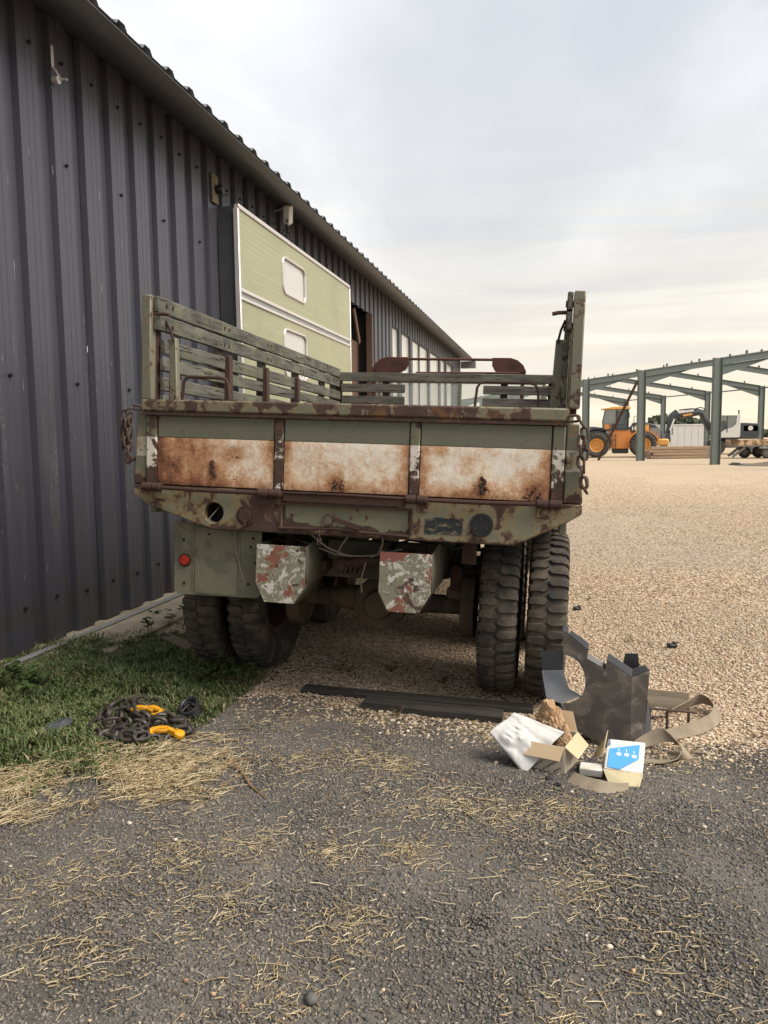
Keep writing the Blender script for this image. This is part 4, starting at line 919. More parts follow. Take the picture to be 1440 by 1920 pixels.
# ------------------------------------------------------------------ things lying by the truck
def build_sheet():
    x0, y0 = .26, 4.0; zg = float(gz(x0, y0))
    t = thing('sheet_metal_guard', 'bent black sheet metal machine guard with round cut-out leaning beside the tyre', 'metal guard', (x0, y0, zg), (-.03, 0, 0))
    k = lambda L: [(.971 * x - x0, .971 * (z - 1.5) + 1.5 - zg) for x, z in L]
    front = [(.061, .457), (.091, .444), (.193, .359), (.186, .316), (.281, .263), (.289, .312), (.416, .227), (.414, -.136), (.26, -.160), (.246, -.131), (.057, -.033), (.056, .067), (.095, .072), (.133, .089), (.166, .12), (.179, .162), (.181, .206), (.17, .254), (.145, .296), (.117, .318), (.084, .331), (.065, .336)]
    f = poly_plate('front_plate', k(front), [], .004, 'sheet', t)
    def quad(name, P, mat, par=t):
        b = MB(); P = [Vector(p) for p in P]; n = (P[1] - P[0]).cross(P[2] - P[0]).normalized() * .004; m = len(P)
        b.add(P + [p + n for p in P], [tuple(range(m)), tuple(range(2 * m - 1, m - 1, -1))] + [(i, (i + 1) % m, m + (i + 1) % m, m + i) for i in range(m)]); return b.build(name, mat, par)
    def K(x, z, d=0.0): a, c = k([(x, z)])[0]; return (a, d, c)
    quad('side_plate', [K(.416, .227), K(.511, .255, .05), K(.486, -.122, .05), K(.414, -.136)], 'sheet')
    quad('top_flange', [K(.091, .444, .005), K(.193, .359, .005), K(.197, .385, .055), K(.105, .452, .055)], 'sheet_d')
    quad('corner_tab', [K(.061, .457, .005), K(.091, .444, .005), K(.090, .475, .05), K(.064, .482, .05)], 'sheet_d')
    quad('top_flange', [K(.186, .316, .005), K(.281, .263, .005), K(.285, .285, .03), K(.192, .335, .03)], 'sheet_d')
    quad('top_flange', [K(.289, .312, .005), K(.416, .227, .005), K(.424, .255, .06), K(.300, .335, .06)], 'sheet_d')
    quad('top_flange', [K(.416, .227, .005), K(.511, .255, .055), K(.490, .270, .10), K(.424, .255, .06)], 'sheet_d')
    quad('rear_tab', [K(.375, .16, .20), K(.402, .30, .22), K(.470, .302, .22), K(.482, .16, .20)], 'sheet_d')
    quad('rear_shelf', [K(.375, .16, .20), K(.482, .16, .20), K(.47, .21, .06), K(.40, .215, .06)], 'sheet_b')
    quad('left_end', [K(-.052, .318, .13), K(.068, .322, .13), K(.066, .215, .10), K(-.045, .205, .10)], 'sheet_d')
    quad('tray', [K(-.048, .214, .10), K(.066, .222, .10), K(.10, .125, .09), K(.166, .112, .006), K(.056, .067, .004), K(.0, .085, .0), K(-.022, .10, .0)], 'sheet_b')
    quad('tray_edge', [K(-.048, .214, .10), K(-.022, .10, .0), K(-.02, .035, .0), K(-.05, .12, .10)], 'sheet_b')
    quad('lower_flange', [K(.057, -.033, .004), K(.056, .067, .004), K(-.005, .10, .10), K(-.005, .0, .10)], 'sheet_d')
    quad('bottom_flange', [K(.057, -.030, .005), K(.246, -.128, .005), K(.25, -.13, .16), K(.06, -.035, .16)], 'sheet_d')
    quad('side_flange', [K(.500, .10, .05), K(.482, -.115, .05), K(.535, -.128, .14), K(.520, .04, .14)], 'sheet_b')
build_sheet()

def build_box():
    ang = -.30; c = G(.005, 3.655); t = thing('cardboard_box', 'open cardboard carton with printed side and crumpled packing paper inside', 'cardboard box', c, (0, 0, ang))
    w, d, h, th = .19, .21, .145, .004
    def P(name, lo, hi, mat='card_g', par=t): b = MB(); b.box(lo, hi); return b.build(name, mat, par, .001)
    P('bottom', (-w / 2, -d / 2, 0.001), (w / 2, d / 2, .004))
    fr = P('front_wall', (-w / 2, -d / 2 - th, 0), (w / 2, -d / 2, h)); P('back_wall', (-w / 2, d / 2, 0), (w / 2, d / 2 + th, h)); P('left_wall', (-w / 2 - th, -d / 2, 0), (-w / 2, d / 2, h)); rt = P('right_wall', (w / 2, -d / 2, 0), (w / 2 + th, d / 2, h))
    def flap(name, a, b_, out):
        m = MB(); a, b_, out = Vector(a), Vector(b_), Vector(out); n = (b_ - a).cross(out).normalized() * th; i = (b_ - a) * .06
        Q = [a, b_, b_ + out - i, a + out + i]; m.add(Q + [q + n for q in Q], [(0, 1, 2, 3), (7, 6, 5, 4), (0, 4, 5, 1), (1, 5, 6, 2), (2, 6, 7, 3), (3, 7, 4, 0)]); m.build(name, 'card', t)
    flap('front_flap', (-w / 2, -d / 2 - th, h), (w / 2, -d / 2 - th, h), (.0, -.035, -.055)); flap('back_flap', (w / 2, d / 2 + th, h), (-w / 2, d / 2 + th, h), (-.02, .03, .085))
    flap('right_flap', (w / 2 + th, -d / 2, h), (w / 2 + th, d / 2, h), (.06, -.01, -.045)); flap('left_flap', (-w / 2 - th, d / 2, h), (-w / 2 - th, -d / 2, h), (-.045, .0, -.06))
    import_m = lambda x, z, a: Matrix.Translation((x, -d / 2 - th - .0006, z)) @ Matrix.Rotation(R(90), 4, 'X') @ Matrix.Rotation(a, 4, 'Z')
    for x, z in ((-.062, .018), (.004, .028), (.026, .002)):
        if z > .01:
            hx = MB(); hx.lathe([(.0, -.0002), (.0045, -.0002), (.0045, .0002), (.0, .0002)], 6, Matrix.Rotation(R(-90), 4, 'Y')); o = hx.build('printed_mark', 'black_txt', fr, smooth=0); o.matrix_local = import_m(x - .004, z - .001, 0)
        text_obj('TotalSource', .0135, 'black_txt', fr, import_m(x + .004, z, R(38)), 'lettering', .0003)
    text_obj('TotalSource', .0135, 'black_txt', rt, Matrix.Translation((w / 2 + th + .0006, -.03, .03)) @ Matrix.Rotation(R(90), 4, 'Z') @ Matrix.Rotation(R(90), 4, 'X') @ Matrix.Rotation(R(38), 4, 'Z'), 'lettering', .0003)
    # crumpled kraft paper heaped in the box
    def crumple(name, label, cx, cy, cz, rx, ry, rz, seed, mat, cat):
        bm = bmesh.new(); bmesh.ops.create_icosphere(bm, subdivisions=5, radius=1)
        for v in bm.verts:
            p = v.co.copy(); q = Vector((p.x * rx, p.y * ry, p.z * rz)) * 16 + Vector((seed, 0, 0)); q = q + mnoise.noise_vector(q * .8) * .7; n1 = mnoise.turbulence(q, 3, True); n2 = abs(mnoise.noise(q * 2.3 + Vector((0, seed, 0))))
            f = .75 + .30 * n1 - .22 * n2; v.co = Vector((p.x * rx, p.y * ry, p.z * rz)) * f
        zb = min(v.co.z for v in bm.verts)
        me = bpy.data.meshes.new(name); bm.to_mesh(me); bm.free(); o = place(name, me, mat, smooth=22); o.location = (cx, cy, cz - zb); o.rotation_euler = (0, 0, seed); return tag(o, label, cat)
    z = c[2] + .006
    crumple('packing_paper', 'crumpled brown kraft paper heaped up inside the open cardboard box', c[0] - .005, c[1] + .055, z, .095, .075, .15, 2.3, 'paper', 'paper')
    crumple('packing_paper', 'small wad of brown paper at the right inner edge of the cardboard box', c[0] + .055, c[1] - .01, z, .05, .05, .125, 5.1, 'paper', 'paper')
    # white film draped from the box over its left front
    nx, ny = 34, 22; V = []; 
    A, Bq, Cq, D = Vector((-.285, 3.60, c[2] + .165)), Vector((-.115, 3.51, c[2] + .006)), Vector((.065, 3.61, c[2] + .185)), Vector((-.17, 3.70, c[2] + .232))
    for j in range(ny + 1):
        for i in range(nx + 1):
            u, v = i / nx, j / ny; p = A * (1 - u) * (1 - v) + Bq * u * (1 - v) + Cq * u * v + D * (1 - u) * v
            sag = math.sin(PI * u) * math.sin(PI * v); p += Vector((0, -.018 * sag, .018 * sag)); k = mnoise.turbulence(Vector((u * 1.5, v * 3.5, 1.3)), 3, True); p += Vector((-.006, -.02, .02)) * (k - .35) * (.45 + .55 * sag)
            V.append(tuple(p))
    b = MB(); b.add(V, [(j * (nx + 1) + i, j * (nx + 1) + i + 1, (j + 1) * (nx + 1) + i + 1, (j + 1) * (nx + 1) + i) for j in range(ny) for i in range(nx)])
    o = b.build('white_wrapping_sheet', 'film', smooth=40); m = o.modifiers.new('solid', 'SOLIDIFY'); m.thickness = .0012
    tag(o, 'white translucent wrapping sheet spilling out over the cardboard box', 'wrapping sheet')
build_box()
def build_carton():
    c = G(.325, 3.62); t = thing('blue_white_carton', 'crushed white carton with blue printed panel lying beside the sheet metal', 'carton', c, (0, 0, -.10)); t.scale = (1.25, 1.25, .85)
    # main sagging body
    b = MB(); top = [(-.06, -.10, .085), (.075, -.088, .078), (.085, .055, .165), (-.05, .043, .172)]; bot = [(-.05, -.075, .0), (.065, -.06, .0), (.08, .07, .0), (-.05, .07, .0)]
    b.add(bot + top, [(0, 3, 2, 1), (4, 5, 6, 7), (0, 1, 5, 4), (1, 2, 6, 5), (2, 3, 7, 6), (3, 0, 4, 7)]); body = b.build('carton_body', 'carton', t, .004)
    b = MB(); Q = [Vector(p) for p in [(-.062, -.104, .086), (.077, -.090, .076), (.06, -.155, .012), (-.035, -.15, .022)]]
    b.add(Q + [q + Vector((0, .002, -.002)) for q in Q], [(0, 1, 2, 3), (7, 6, 5, 4), (0, 4, 5, 1), (1, 5, 6, 2), (2, 6, 7, 3), (3, 7, 4, 0)]); b.build('torn_front', 'carton_d', t)
    b = MB(); b.box((-.145, -.105, .035), (-.064, -.045, .075)); e = b.build('end_flap', 'carton', t, .003)
    for z in (.045, .055, .065): b = MB(); b.box((-.143, -.1058, z), (-.068, -.1051, z + .0015)); b.build('printed_line', 'grey', e)
    b = MB(); b.add([(-.06, .05, .165), (-.1, -.02, .09), (-.064, -.05, .12), (-.05, .065, .205)], [(0, 1, 2, 3)]); o = b.build('side_flap', 'carton_d', t); o.modifiers.new('solid', 'SOLIDIFY').thickness = .003
    # print follows the sloping top: basis of the top face
    o_, ux, uy = Vector(top[0]), Vector(top[1]) - Vector(top[0]), Vector(top[3]) - Vector(top[0]); nn = ux.cross(uy).normalized()
    def onb(u, v, h=.004): return o_ + ux * u + uy * v + nn * h
    b = MB(); Q = [onb(.08, .06), onb(.42, .02), onb(.86, .40), onb(.86, .88), onb(.08, .66)]; b.add(Q + [q - nn * .0005 for q in Q], [(0, 1, 2, 3, 4), (9, 8, 7, 6, 5)] + [(i, (i + 1) % 5, 5 + (i + 1) % 5, 5 + i) for i in range(5)]); b.build('blue_print', 'blue', body, smooth=0)
    Mx = Matrix((ux.normalized(), nn.cross(ux.normalized()), nn)).transposed().to_4x4()
    for u, v in ((.34, .5), (.54, .5), (.74, .47)):
        m = MB(); m.lathe([(.0, -.0002), (.009, -.0002), (.009, .0003), (.0, .0003)], 14, Matrix.Rotation(R(-90), 4, 'Y')); o = m.build('printed_circle', 'white_txt', body, smooth=0); mm = Mx.copy(); mm.translation = onb(u, v, .0052); o.matrix_local = mm
        m = MB(); m.box((-.0012, .014, 0), (.0012, .030, .0004)); o = m.build('printed_stroke', 'white_txt', body, smooth=0); o.matrix_local = mm
    mm = Mx @ Matrix.Rotation(R(90), 4, 'Z'); mm.translation = onb(.10, .74, .0045); text_obj('TENOR', .012, 'blue_txt', body, mm, 'lettering', .0004)
    b = thing('black_plastic_block', 'small black plastic block on the asphalt between cardboard box and blue carton', 'plastic block', G(.165, 3.60), (0, 0, .5))
    m = MB(); m.box((-.035, -.028, 0), (.035, .028, .035)); m.build('block', 'black', b, .003); m = MB(); m.box((-.022, -.018, .0355), (.022, .018, .042)); m.build('raised_lid', 'black', b, .002)
    for i, (x, y) in enumerate(((-.001, 3.428), (.03, 3.36))):
        m = MB()
        for k in range(5): m.cbox((random.uniform(-.012, .012), random.uniform(-.01, .01), .008 + .006 * (k % 2)), (.02, .012, .014), (random.random() * .5, random.random() * .5, random.random() * 3))
        o = m.build('plastic_scrap', 'black', None, .002); o.location = G(x, y); tag(o, 'small broken black plastic scrap on the asphalt in front of the cardboard box', 'scrap', 'black plastic scraps by the box')
build_carton()
def build_straps():
    def strap(label, pts, wid):
        b = MB(); P = []; Wd = []; n = len(pts)
        for i in range(n - 1):
            for k in range(6):
                u = k / 6; p0 = Vector(pts[max(i - 1, 0)][0]); p1 = Vector(pts[i][0]); p2 = Vector(pts[i + 1][0]); p3 = Vector(pts[min(i + 2, n - 1)][0])
                P.append(.5 * ((2 * p1) + (p2 - p0) * u + (2 * p0 - 5 * p1 + 4 * p2 - p3) * u * u + (3 * p1 - p0 - 3 * p2 + p3) * u ** 3)); w = Vector(pts[i][1]).lerp(Vector(pts[i + 1][1]), u).normalized() * wid / 2; Wd.append(w)
        P.append(Vector(pts[-1][0])); Wd.append(Vector(pts[-1][1]).normalized() * wid / 2)
        P2 = []
        for p, w in zip(P, Wd):
            g = float(gz(p.x, p.y)) + .008; lowz = p.z - abs(w.z); P2.append(Vector((p.x, p.y, p.z + max(0, g - lowz))))
        b.ribbon(P2, Wd, .004); o = b.build('webbing_strap', 'web', smooth=50); tag(o, label, 'strap')
    g = -.10
    strap('wide beige webbing strap looped on its edge over the gravel behind the metal guard', [((.47, 4.20, g + .01), (0, 1, .2)), ((.56, 4.16, g + .012), (-.1, 1, .3)), ((.66, 4.20, g + .02), (-.3, .8, .6)), ((.77, 4.27, g + .03), (-.4, .5, .9)), ((.88, 4.40, g + .04), (-.5, .3, 1)), ((.92, 4.56, g + .05), (-.8, .1, .9)), ((.86, 4.66, g + .06), (-.3, -.4, 1)), ((.77, 4.60, g + .04), (.2, -.5, 1)), ((.68, 4.52, g + .03), (.2, -.8, .7)), ((.60, 4.47, g + .02), (.1, -1, .4)), ((.52, 4.44, g + .015), (0, -1, .3))], .072)
    strap('beige webbing strap curled into a loop next to the blue carton', [((.42, 3.97, g + .02), (.1, 1, .5)), ((.49, 4.0, g + .05), (-.2, .9, .6)), ((.57, 4.0, g + .08), (-.5, .6, .8)), ((.63, 3.95, g + .06), (-.9, .2, .8)), ((.655, 3.88, g + .03), (-.8, -.3, .8)), ((.60, 3.82, g + .015), (-.1, -1, .5)), ((.52, 3.80, g + .012), (.2, -1, .2)), ((.44, 3.80, g + .012), (.1, -1, .15)), ((.39, 3.78, g + .012), (.1, -1, .1))], .075)
    strap('frayed beige webbing end lying flat on the asphalt in front of the blue carton', [((.095, 3.47, -.05), (.5, 1, .3)), ((.13, 3.41, -.04), (.6, 1, .5)), ((.20, 3.36, -.035), (.5, 1, .6)), ((.26, 3.36, -.045), (.3, 1, .4)), ((.30, 3.385, -.05), (.2, 1, .2)), ((.34, 3.42, -.055), (.1, 1, .1))], .07)
    t = thing('scrap_rack', 'small rusty steel frame with upright bars standing behind the metal guard', 'steel frame', G(.56, 4.30))
    for x in (-.03, .06, .17): b = MB(); b.cyl((x, 0, .0), (x, .0, .115), .008, 6); b.build('upright', 'chain_rust', t)
    b = MB(); b.beam((-.08, 0, .122), (.21, .0, .112), .02, .008); b.build('top_bar', 'chain_rust', t)
    b = MB(); b.box((-.2, -.06, 0), (.2, .06, .035)); o = b.build('scrap_board', 'stake_wood', None, .004); o.location = G(.60, 4.72, .02); o.rotation_euler = (0.7, 0, -.12); tag(o, 'short weathered board lying on gravel behind the straps', 'board')
build_straps()
def build_planks():
    b = MB(); b.box((-.69, -.048, 0), (.69, .048, .03)); o = b.build('dark_plank', 'plank', None, .003); o.location = G(-.785, 4.41, .002); o.rotation_euler = (0, .042, .035); tag(o, 'long thin black plank lying on the gravel behind the truck', 'plank')
    b = MB(); b.box((-.40, -.06, 0), (.40, .06, .045)); o = b.build('dark_plank', 'plank', None, .004); o.location = G(-.66, 4.235, .000); o.rotation_euler = (0, .042, .012); tag(o, 'shorter thick dark plank beside the long thin black plank', 'plank')
    b = MB(); b.box((-.2, -.055, 0), (.2, .055, .05)); o = b.build('wood_block', 'stake_wood', None, .004); o.location = G(-2.62, 5.03, .0); o.rotation_euler = (0, 0, -.65); tag(o, 'grey wooden block in the grass against the left rear tyre', 'wood block')
    b = MB(); P = [G(-1.523, 3.33, .012), G(-1.45, 3.24, .016), G(-1.36, 3.15, .014), G(-1.27, 3.02, .013), G(-1.16, 2.92, .010)]; b.tube(P, [.008, .009, .008, .006, .003], 6); b.tube([P[1], G(-1.40, 3.25, .03), G(-1.36, 3.27, .035)], [.005, .004, .002], 5); tag(b.build('fallen_stick', 'stem'), 'thin brown stick lying across straw and asphalt', 'stick')
build_planks()
def build_lifting_chain():
    t = thing('lifting_chain', 'heap of heavy dark lifting chain lying on the grass edge', 'chain', G(-2.08, 3.55))
    L0 = link_obj('link', .075, .046, .0102, 'chain', t, 6); o0 = Vector(t.location)
    path = [(-2.30, 3.50), (-2.33, 3.62), (-2.36, 3.74), (-2.33, 3.84), (-2.24, 3.88), (-2.15, 3.84), (-2.20, 3.76), (-2.28, 3.70), (-2.22, 3.60), (-2.14, 3.55), (-2.20, 3.46), (-2.12, 3.40), (-2.03, 3.36), (-1.95, 3.36), (-1.97, 3.45), (-2.06, 3.47), (-2.12, 3.52), (-2.05, 3.58), (-1.96, 3.60), (-1.88, 3.62), (-1.92, 3.70), (-2.0, 3.66), (-2.04, 3.55), (-1.96, 3.50), (-1.88, 3.52), (-1.81, 3.47), (-1.84, 3.56), (-1.90, 3.58), (-2.18, 3.52), (-2.14, 3.43), (-2.06, 3.40), (-2.0, 3.42), (-2.1, 3.62), (-2.22, 3.70), (-2.30, 3.78), (-2.34, 3.68), (-2.26, 3.56), (-2.18, 3.50), (-2.24, 3.42), (-2.15, 3.37), (-2.07, 3.34), (-2.0, 3.36), (-1.93, 3.42), (-1.86, 3.44), (-1.82, 3.52), (-1.86, 3.60), (-1.94, 3.64), (-2.02, 3.60), (-2.10, 3.57), (-2.17, 3.63), (-2.25, 3.80), (-2.30, 3.86)]
    path = [(-2.08 + (x + 2.08) * 1.12, 3.57 + (y - 3.57) * 1.12) for x, y in path]; cur = Vector((*path[0], 0)); i = 1; k = 0; visited = []
    while i < len(path):
        tgt = Vector((*path[i], 0)); d = tgt - cur
        if d.length < .05: i += 1; cur = tgt if d.length < .02 else cur; continue
        d.normalize(); mid = cur + d * .026; cur = cur + d * .052
        h = .014 + .019 * sum(1 for v in visited[:-1] if (v - mid).length < .035); visited.append(mid.copy()); h = min(h, .062)
        o = L0 if k == 0 else inst(L0, t); roll = (R(20) if k % 2 else R(68)) + random.uniform(-.35, .35)
        if k % 2 == 0: h += .008
        o.location = Vector(G(mid.x, mid.y, h)) - o0; o.rotation_euler = Euler((roll, random.uniform(-.25, .25), math.atan2(d.y, d.x) + random.uniform(-.25, .25))); k += 1
    def hook(loc, rz, label, flip=1):
        h = thing('chain_hook', label, 'hook', loc, (0, 0, rz), 'yellow hooks on the lifting chain')
        b = MB(); b.lathe([(.0, -.015), (.026, -.013), (.028, -.004), (.028, .004), (.026, .013), (.0, .015)], 16, Matrix.Translation((-.075, 0, .028)) @ Matrix.Rotation(R(70), 4, 'Y')); b.cbox((-.035, 0, .030), (.06, .036, .030), (0, .05, 0)); b.tube([(-.02, 0, .03), (.02, .002, .034), (.05, .012 * flip, .032), (.078, .035 * flip, .028), (.082, .058 * flip, .025), (.062, .072 * flip, .024), (.035, .062 * flip, .026)], [.017, .019, .018, .017, .015, .011, .005], 10)
        b.build('hook_body', 'yellow', h, .003); b = MB(); b.cbox((.015, .035 * flip, .036), (.055, .012, .016), (0, 0, .6 * flip)); b.build('safety_latch', 'yellow', h, .003)
        b = MB(); b.cyl((-.075, -.018, .028), (-.075, .018, .028), .010, 8); b.build('clevis_pin', 'chain', h)
    hook(G(-2.10, 3.66, .045), .12, 'yellow lifting hook lying on top of the dark chain heap', -1)
    hook(G(-1.88, 3.46, .02), 2.75, 'yellow lifting hook lying in straw at the end of the chain heap', 1)
    b = MB()
    for k in range(3): b.tube([G(-1.92 + (.058 - .006 * k) * math.cos(a), 3.76 + .045 * math.sin(a), .035 + .02 * k + .03 * math.sin(a)) for a in np.linspace(0, 2 * PI, 19)[:-1]], .011, 7, True)
    b.tube([G(-1.95, 3.72, .05), G(-1.92, 3.76, .08), G(-1.90, 3.72, .05)], .008, 6); b.tube([G(-1.97, 3.77, .06), G(-1.90, 3.77, .085), G(-1.87, 3.78, .06)], .008, 6)
    tag(b.build('black_ring_coil', 'black'), 'round coil of black rings at the far end of the chain heap', 'ring')
    b = MB()
    for k in range(3): b.tube([G(-2.505 + (.062 - .008 * k) * math.cos(a) + .02 * math.sin(a), 3.42 + (.085 - .014 * k) * math.sin(a), .022 + .008 * k + .02 * math.sin(a + 1)) for a in np.linspace(0, 2 * PI, 21)[:-1]], .010, 6, True)
    tag(b.build('black_cord_loop', 'mach_dark'), 'dark grey cord coiled in a loop on the grass away from the chain', 'cord loop')
build_lifting_chain()

# ------------------------------------------------------------------ loose stones, straw, grass
GRASS = [(-3.60, 3.3), (-3.60, 4.70), (-3.42, 4.86), (-3.15, 5.2), (-2.85, 5.42), (-2.45, 5.05), (-2.2, 4.74), (-1.85, 4.42), (-1.78, 4.1), (-1.82, 3.75), (-1.85, 3.60), (-1.97, 3.36), (-2.12, 3.08), (-2.40, 2.86), (-2.8, 2.75), (-3.6, 2.6)]
STRAW = [(-2.7, 2.75), (-2.40, 2.92), (-2.08, 3.16), (-1.85, 3.58), (-1.72, 3.52), (-1.42, 3.12), (-1.30, 2.98), (-1.55, 2.83), (-1.78, 2.68), (-2.15, 2.52), (-2.6, 2.5)]
def scatter_ground():
    GP = [(.64, .495, .35), (.71, .575, .435), (.57, .415, .28), (.47, .33, .222), (.75, .66, .54), (.34, .24, .17)]; GW = [3, 2.5, 2.5, 1.2, 1, .45]
    def gravel(n, x0, x1, y0, y1, s0, s1, base):
        yy = rng.uniform(0, 1, n); xy = np.c_[rng.uniform(x0, x1, n), y0 + (y1 - y0) * (1 - (1 - yy) ** .42 if base == 'oct' else yy)]; x, y = xy.T
        keep = (y > edge_y(np.clip(x, -1.7, 5.8)) - .03 + rng.normal(0, .06, n)) & ((x > -1.75 + .12 * rng.normal(0, 1, n)) | (y > 5.0)) & (x > -3.0) & (x < .36 * y + .7)
        xy = xy[keep]; lf = np.array([fbm(a * .55, b * .22, 1.0) for a, b in xy]); xy = xy[(lf + rng.normal(0, .12, len(xy)) < .38) | (xy[:, 1] < 6.5)]; m = len(xy); return xy, rng.uniform(s0, s1, m) * rng.choice([1, 1, 1, 1.35], m), base
    for a in (gravel(86000, -3.0, 3.0, 3.95, 7.6, .010, .022, 'ico'), gravel(62000, -.6, 9.0, 7.6, 34, .014, .028, 'oct')):
        xy, sz, base = a; tag(stones('gravel', xy, sz, np.clip(pick(len(xy), GP, GW) * (1 + .22 * np.array([fbm(a * .8, b * .3, 1.0) for a, b in xy]))[:, None], 0, .9), 'stone', base, .3, .52), 'pale tan gravel covering the yard around the truck', 'gravel', kind='stuff')
    # asphalt aggregate
    n = 200000; xy = np.c_[rng.uniform(-2.5, 2.7, n), rng.uniform(1.3, 4.15, n)]; x, y = xy.T; keep = (y < edge_y(x) + rng.normal(0, .04, n)) & ~((x < -2.15) & (y > 3.0)) & (x < .45 * y + .9) & (x > -.80 * y - .2)
    xy = xy[keep]; m = len(xy); tag(stones('asphalt_chippings', xy, rng.uniform(.006, .0135, m) * rng.choice([1, 1, 1, 1.5], m), pick(m, [(.17, .154, .138), (.235, .21, .185), (.11, .101, .094), (.31, .265, .21)], [4, 3, 3, 1.3]), 'chip', 'oct', .34, .62, .38, lift=.006), 'dark grey stone chippings worn out of the asphalt', 'chippings', kind='stuff')
    # spilled pebbles along the gravel edge and over the apron
    n = 2600; x = rng.uniform(-1.9, 2.6, n); y = edge_y(x) - np.abs(rng.normal(0, .16, n)); tag(stones('spilled_gravel', np.c_[x, y], rng.uniform(.008, .026, n), pick(n, GP, GW), 'stone', lift=.005), 'pale pebbles spilled over the asphalt edge', 'pebbles', kind='stuff')
    n = 650; x = rng.uniform(-2.0, 1.4, n); y = rng.uniform(1.4, 3.9, n); tag(stones('scattered_grit', np.c_[x, y], rng.uniform(.005, .014, n), pick(n, GP, GW), 'stone', lift=.006), 'small pale grit scattered over the asphalt', 'grit', kind='stuff')
    peb = [(-.815, 2.901), (-1.363, 2.526), (-1.601, 2.605), (-.928, 1.715), (-.978, 1.838), (-.881, 1.803), (.232, 2.116), (.264, 2.181), (.421, 2.325), (.175, 2.21), (-.013, 2.651), (-.394, 2.512), (-.464, 3.276), (.093, 3.288), (.298, 3.232), (.42, 2.625), (.582, 3.035), (-.011, 2.762), (-.465, 2.358), (.279, 1.965), (-1.853, 2.248), (-.786, 1.776), (-.525, 2.331), (-.807, 2.689), (.09, 1.87)]
    for i, (x, y) in enumerate(peb):
        o = stones('pebble', np.array([[x, y]]), np.array([rng.uniform(.016, .026)]), pick(1, [(.62, .54, .44), (.60, .40, .25), (.48, .28, .19)], [3, 1.2, 1]), 'stone', 'ico', .1, .7, lift=.006); tag(o, 'pale loose pebble lying on the dark asphalt', 'pebble', 'loose pebbles on the asphalt')
    o = stones('grey_stone', np.array([[-.612, 1.829]]), np.array([.045]), np.array([[.17, .165, .155]]), 'stone', 'ico', .1, .75, lift=.005); tag(o, 'angular grey stone on the asphalt, bigger than the pale pebbles', 'stone')
    for (x, y, lab) in ((.233, 7.201, 'small black lump on the gravel beside the right tyres'), (.888, 5.999, 'flat black scrap on the gravel beyond the sheet metal guard')):
        b = MB(); b.cbox((0, 0, .014), (.07, .045, .028), (.15, .1, .4)); b.cbox((.02, .01, .03), (.03, .03, .02), (.4, .2, 1)); o = b.build('black_scrap', 'black', None, .006); o.location = G(x, y, .006); tag(o, lab, 'scrap')
    # straw
    def inp(n, poly, jit=.0):
        a = np.array(poly); xy = np.c_[rng.uniform(a[:, 0].min(), a[:, 0].max(), n), rng.uniform(a[:, 1].min(), a[:, 1].max(), n)]; k = inpoly_np(xy[:, 0] + rng.normal(0, jit, n), xy[:, 1] + rng.normal(0, jit, n), poly); return xy[k]
    SP = [(.56, .43, .24), (.67, .54, .33), (.42, .31, .17), (.74, .63, .43), (.28, .20, .11)]
    xy = inp(26000, STRAW, .11); k = np.array([.6 * fbm(x, y, 3.0) + .5 * fbm(x, y, 12) for x, y in xy]) + rng.normal(0, .2, len(xy)) > .05; xy = xy[k]; n = len(xy)
    tag(stalks('straw_patch', xy, np.clip(rng.gamma(1.7, .024, n), .008, .22), rng.uniform(.0008, .0024, n), pick(n, SP, [3, 3, 2, 1.5, 1]), 'straw', rng.uniform(.006, .028, n)), 'thick yellow straw patch on the asphalt below the grass', 'straw', kind='stuff')
    cl = [(-1.15, 3.33, .2), (-.9, 3.47, .14), (-.7, 3.42, .1), (-.49, 2.62, .09), (-1.33, 2.42, .12), (-1.1, 2.55, .14), (-.75, 2.55, .12), (-.15, 2.95, .2), (-.35, 3.05, .2), (.1, 2.55, .2), (-.75, 1.85, .16), (-1.35, 1.85, .16), (.05, 1.85, .15), (-.6, 2.15, .14), (-1.05, 2.15, .2), (.35, 2.2, .2), (-1.6, 2.2, .2), (-.3, 4.02, .2), (-1.45, 3.95, .25), (.05, 3.1, .15), (-.6, 2.95, .3), (.6, 3.9, .2), (-.95, 4.05, .2)]
    pts = [rng.normal(0, 1, (int(150 + 900 * r), 2)) * r * .6 + (x, y) for x, y, r in cl] + [np.c_[rng.uniform(-2.2, 1.2, 4500), rng.uniform(1.3, 4.1, 4500)]]
    xy = np.concatenate(pts); n = len(xy); tag(stalks('scattered_straw', xy, np.clip(rng.gamma(1.4, .014, n), .004, .14), rng.uniform(.0006, .0020, n), pick(n, SP, [3, 3, 2, 1.5, 1]), 'straw'), 'loose wisps of yellow straw scattered over the asphalt', 'straw', kind='stuff')
    # grass: short creeping blades and small leaves
    xy = inp(150000, GRASS, .13); k = np.array([fbm(x, y, 3.5) for x, y in xy]) + rng.normal(0, .22, len(xy)) > -.42; xy = xy[k]; n = len(xy)
    h = rng.uniform(.012, .045, n) * (1 + .8 * np.array([fbm(x, y, 2.2) for x, y in xy])) * np.where(xy[:, 0] < -2.6, 1.35, 1.0); h = np.clip(h, .01, .09); a = rng.uniform(0, 2 * PI, n); ln = rng.uniform(.2, 1.0, n) * h; w = rng.uniform(.0022, .0055, n)
    base = np.c_[xy, gz(xy[:, 0], xy[:, 1]) - .002]; d = np.c_[np.cos(a), np.sin(a), np.zeros(n)]; s = np.c_[-np.sin(a), np.cos(a), np.zeros(n)] * w[:, None]; up = np.array([0, 0, 1.])
    mid = base + d * (ln * .45)[:, None] + up * (h * .7)[:, None]; tip = base + d * (ln * 1.2)[:, None] + up * h[:, None]
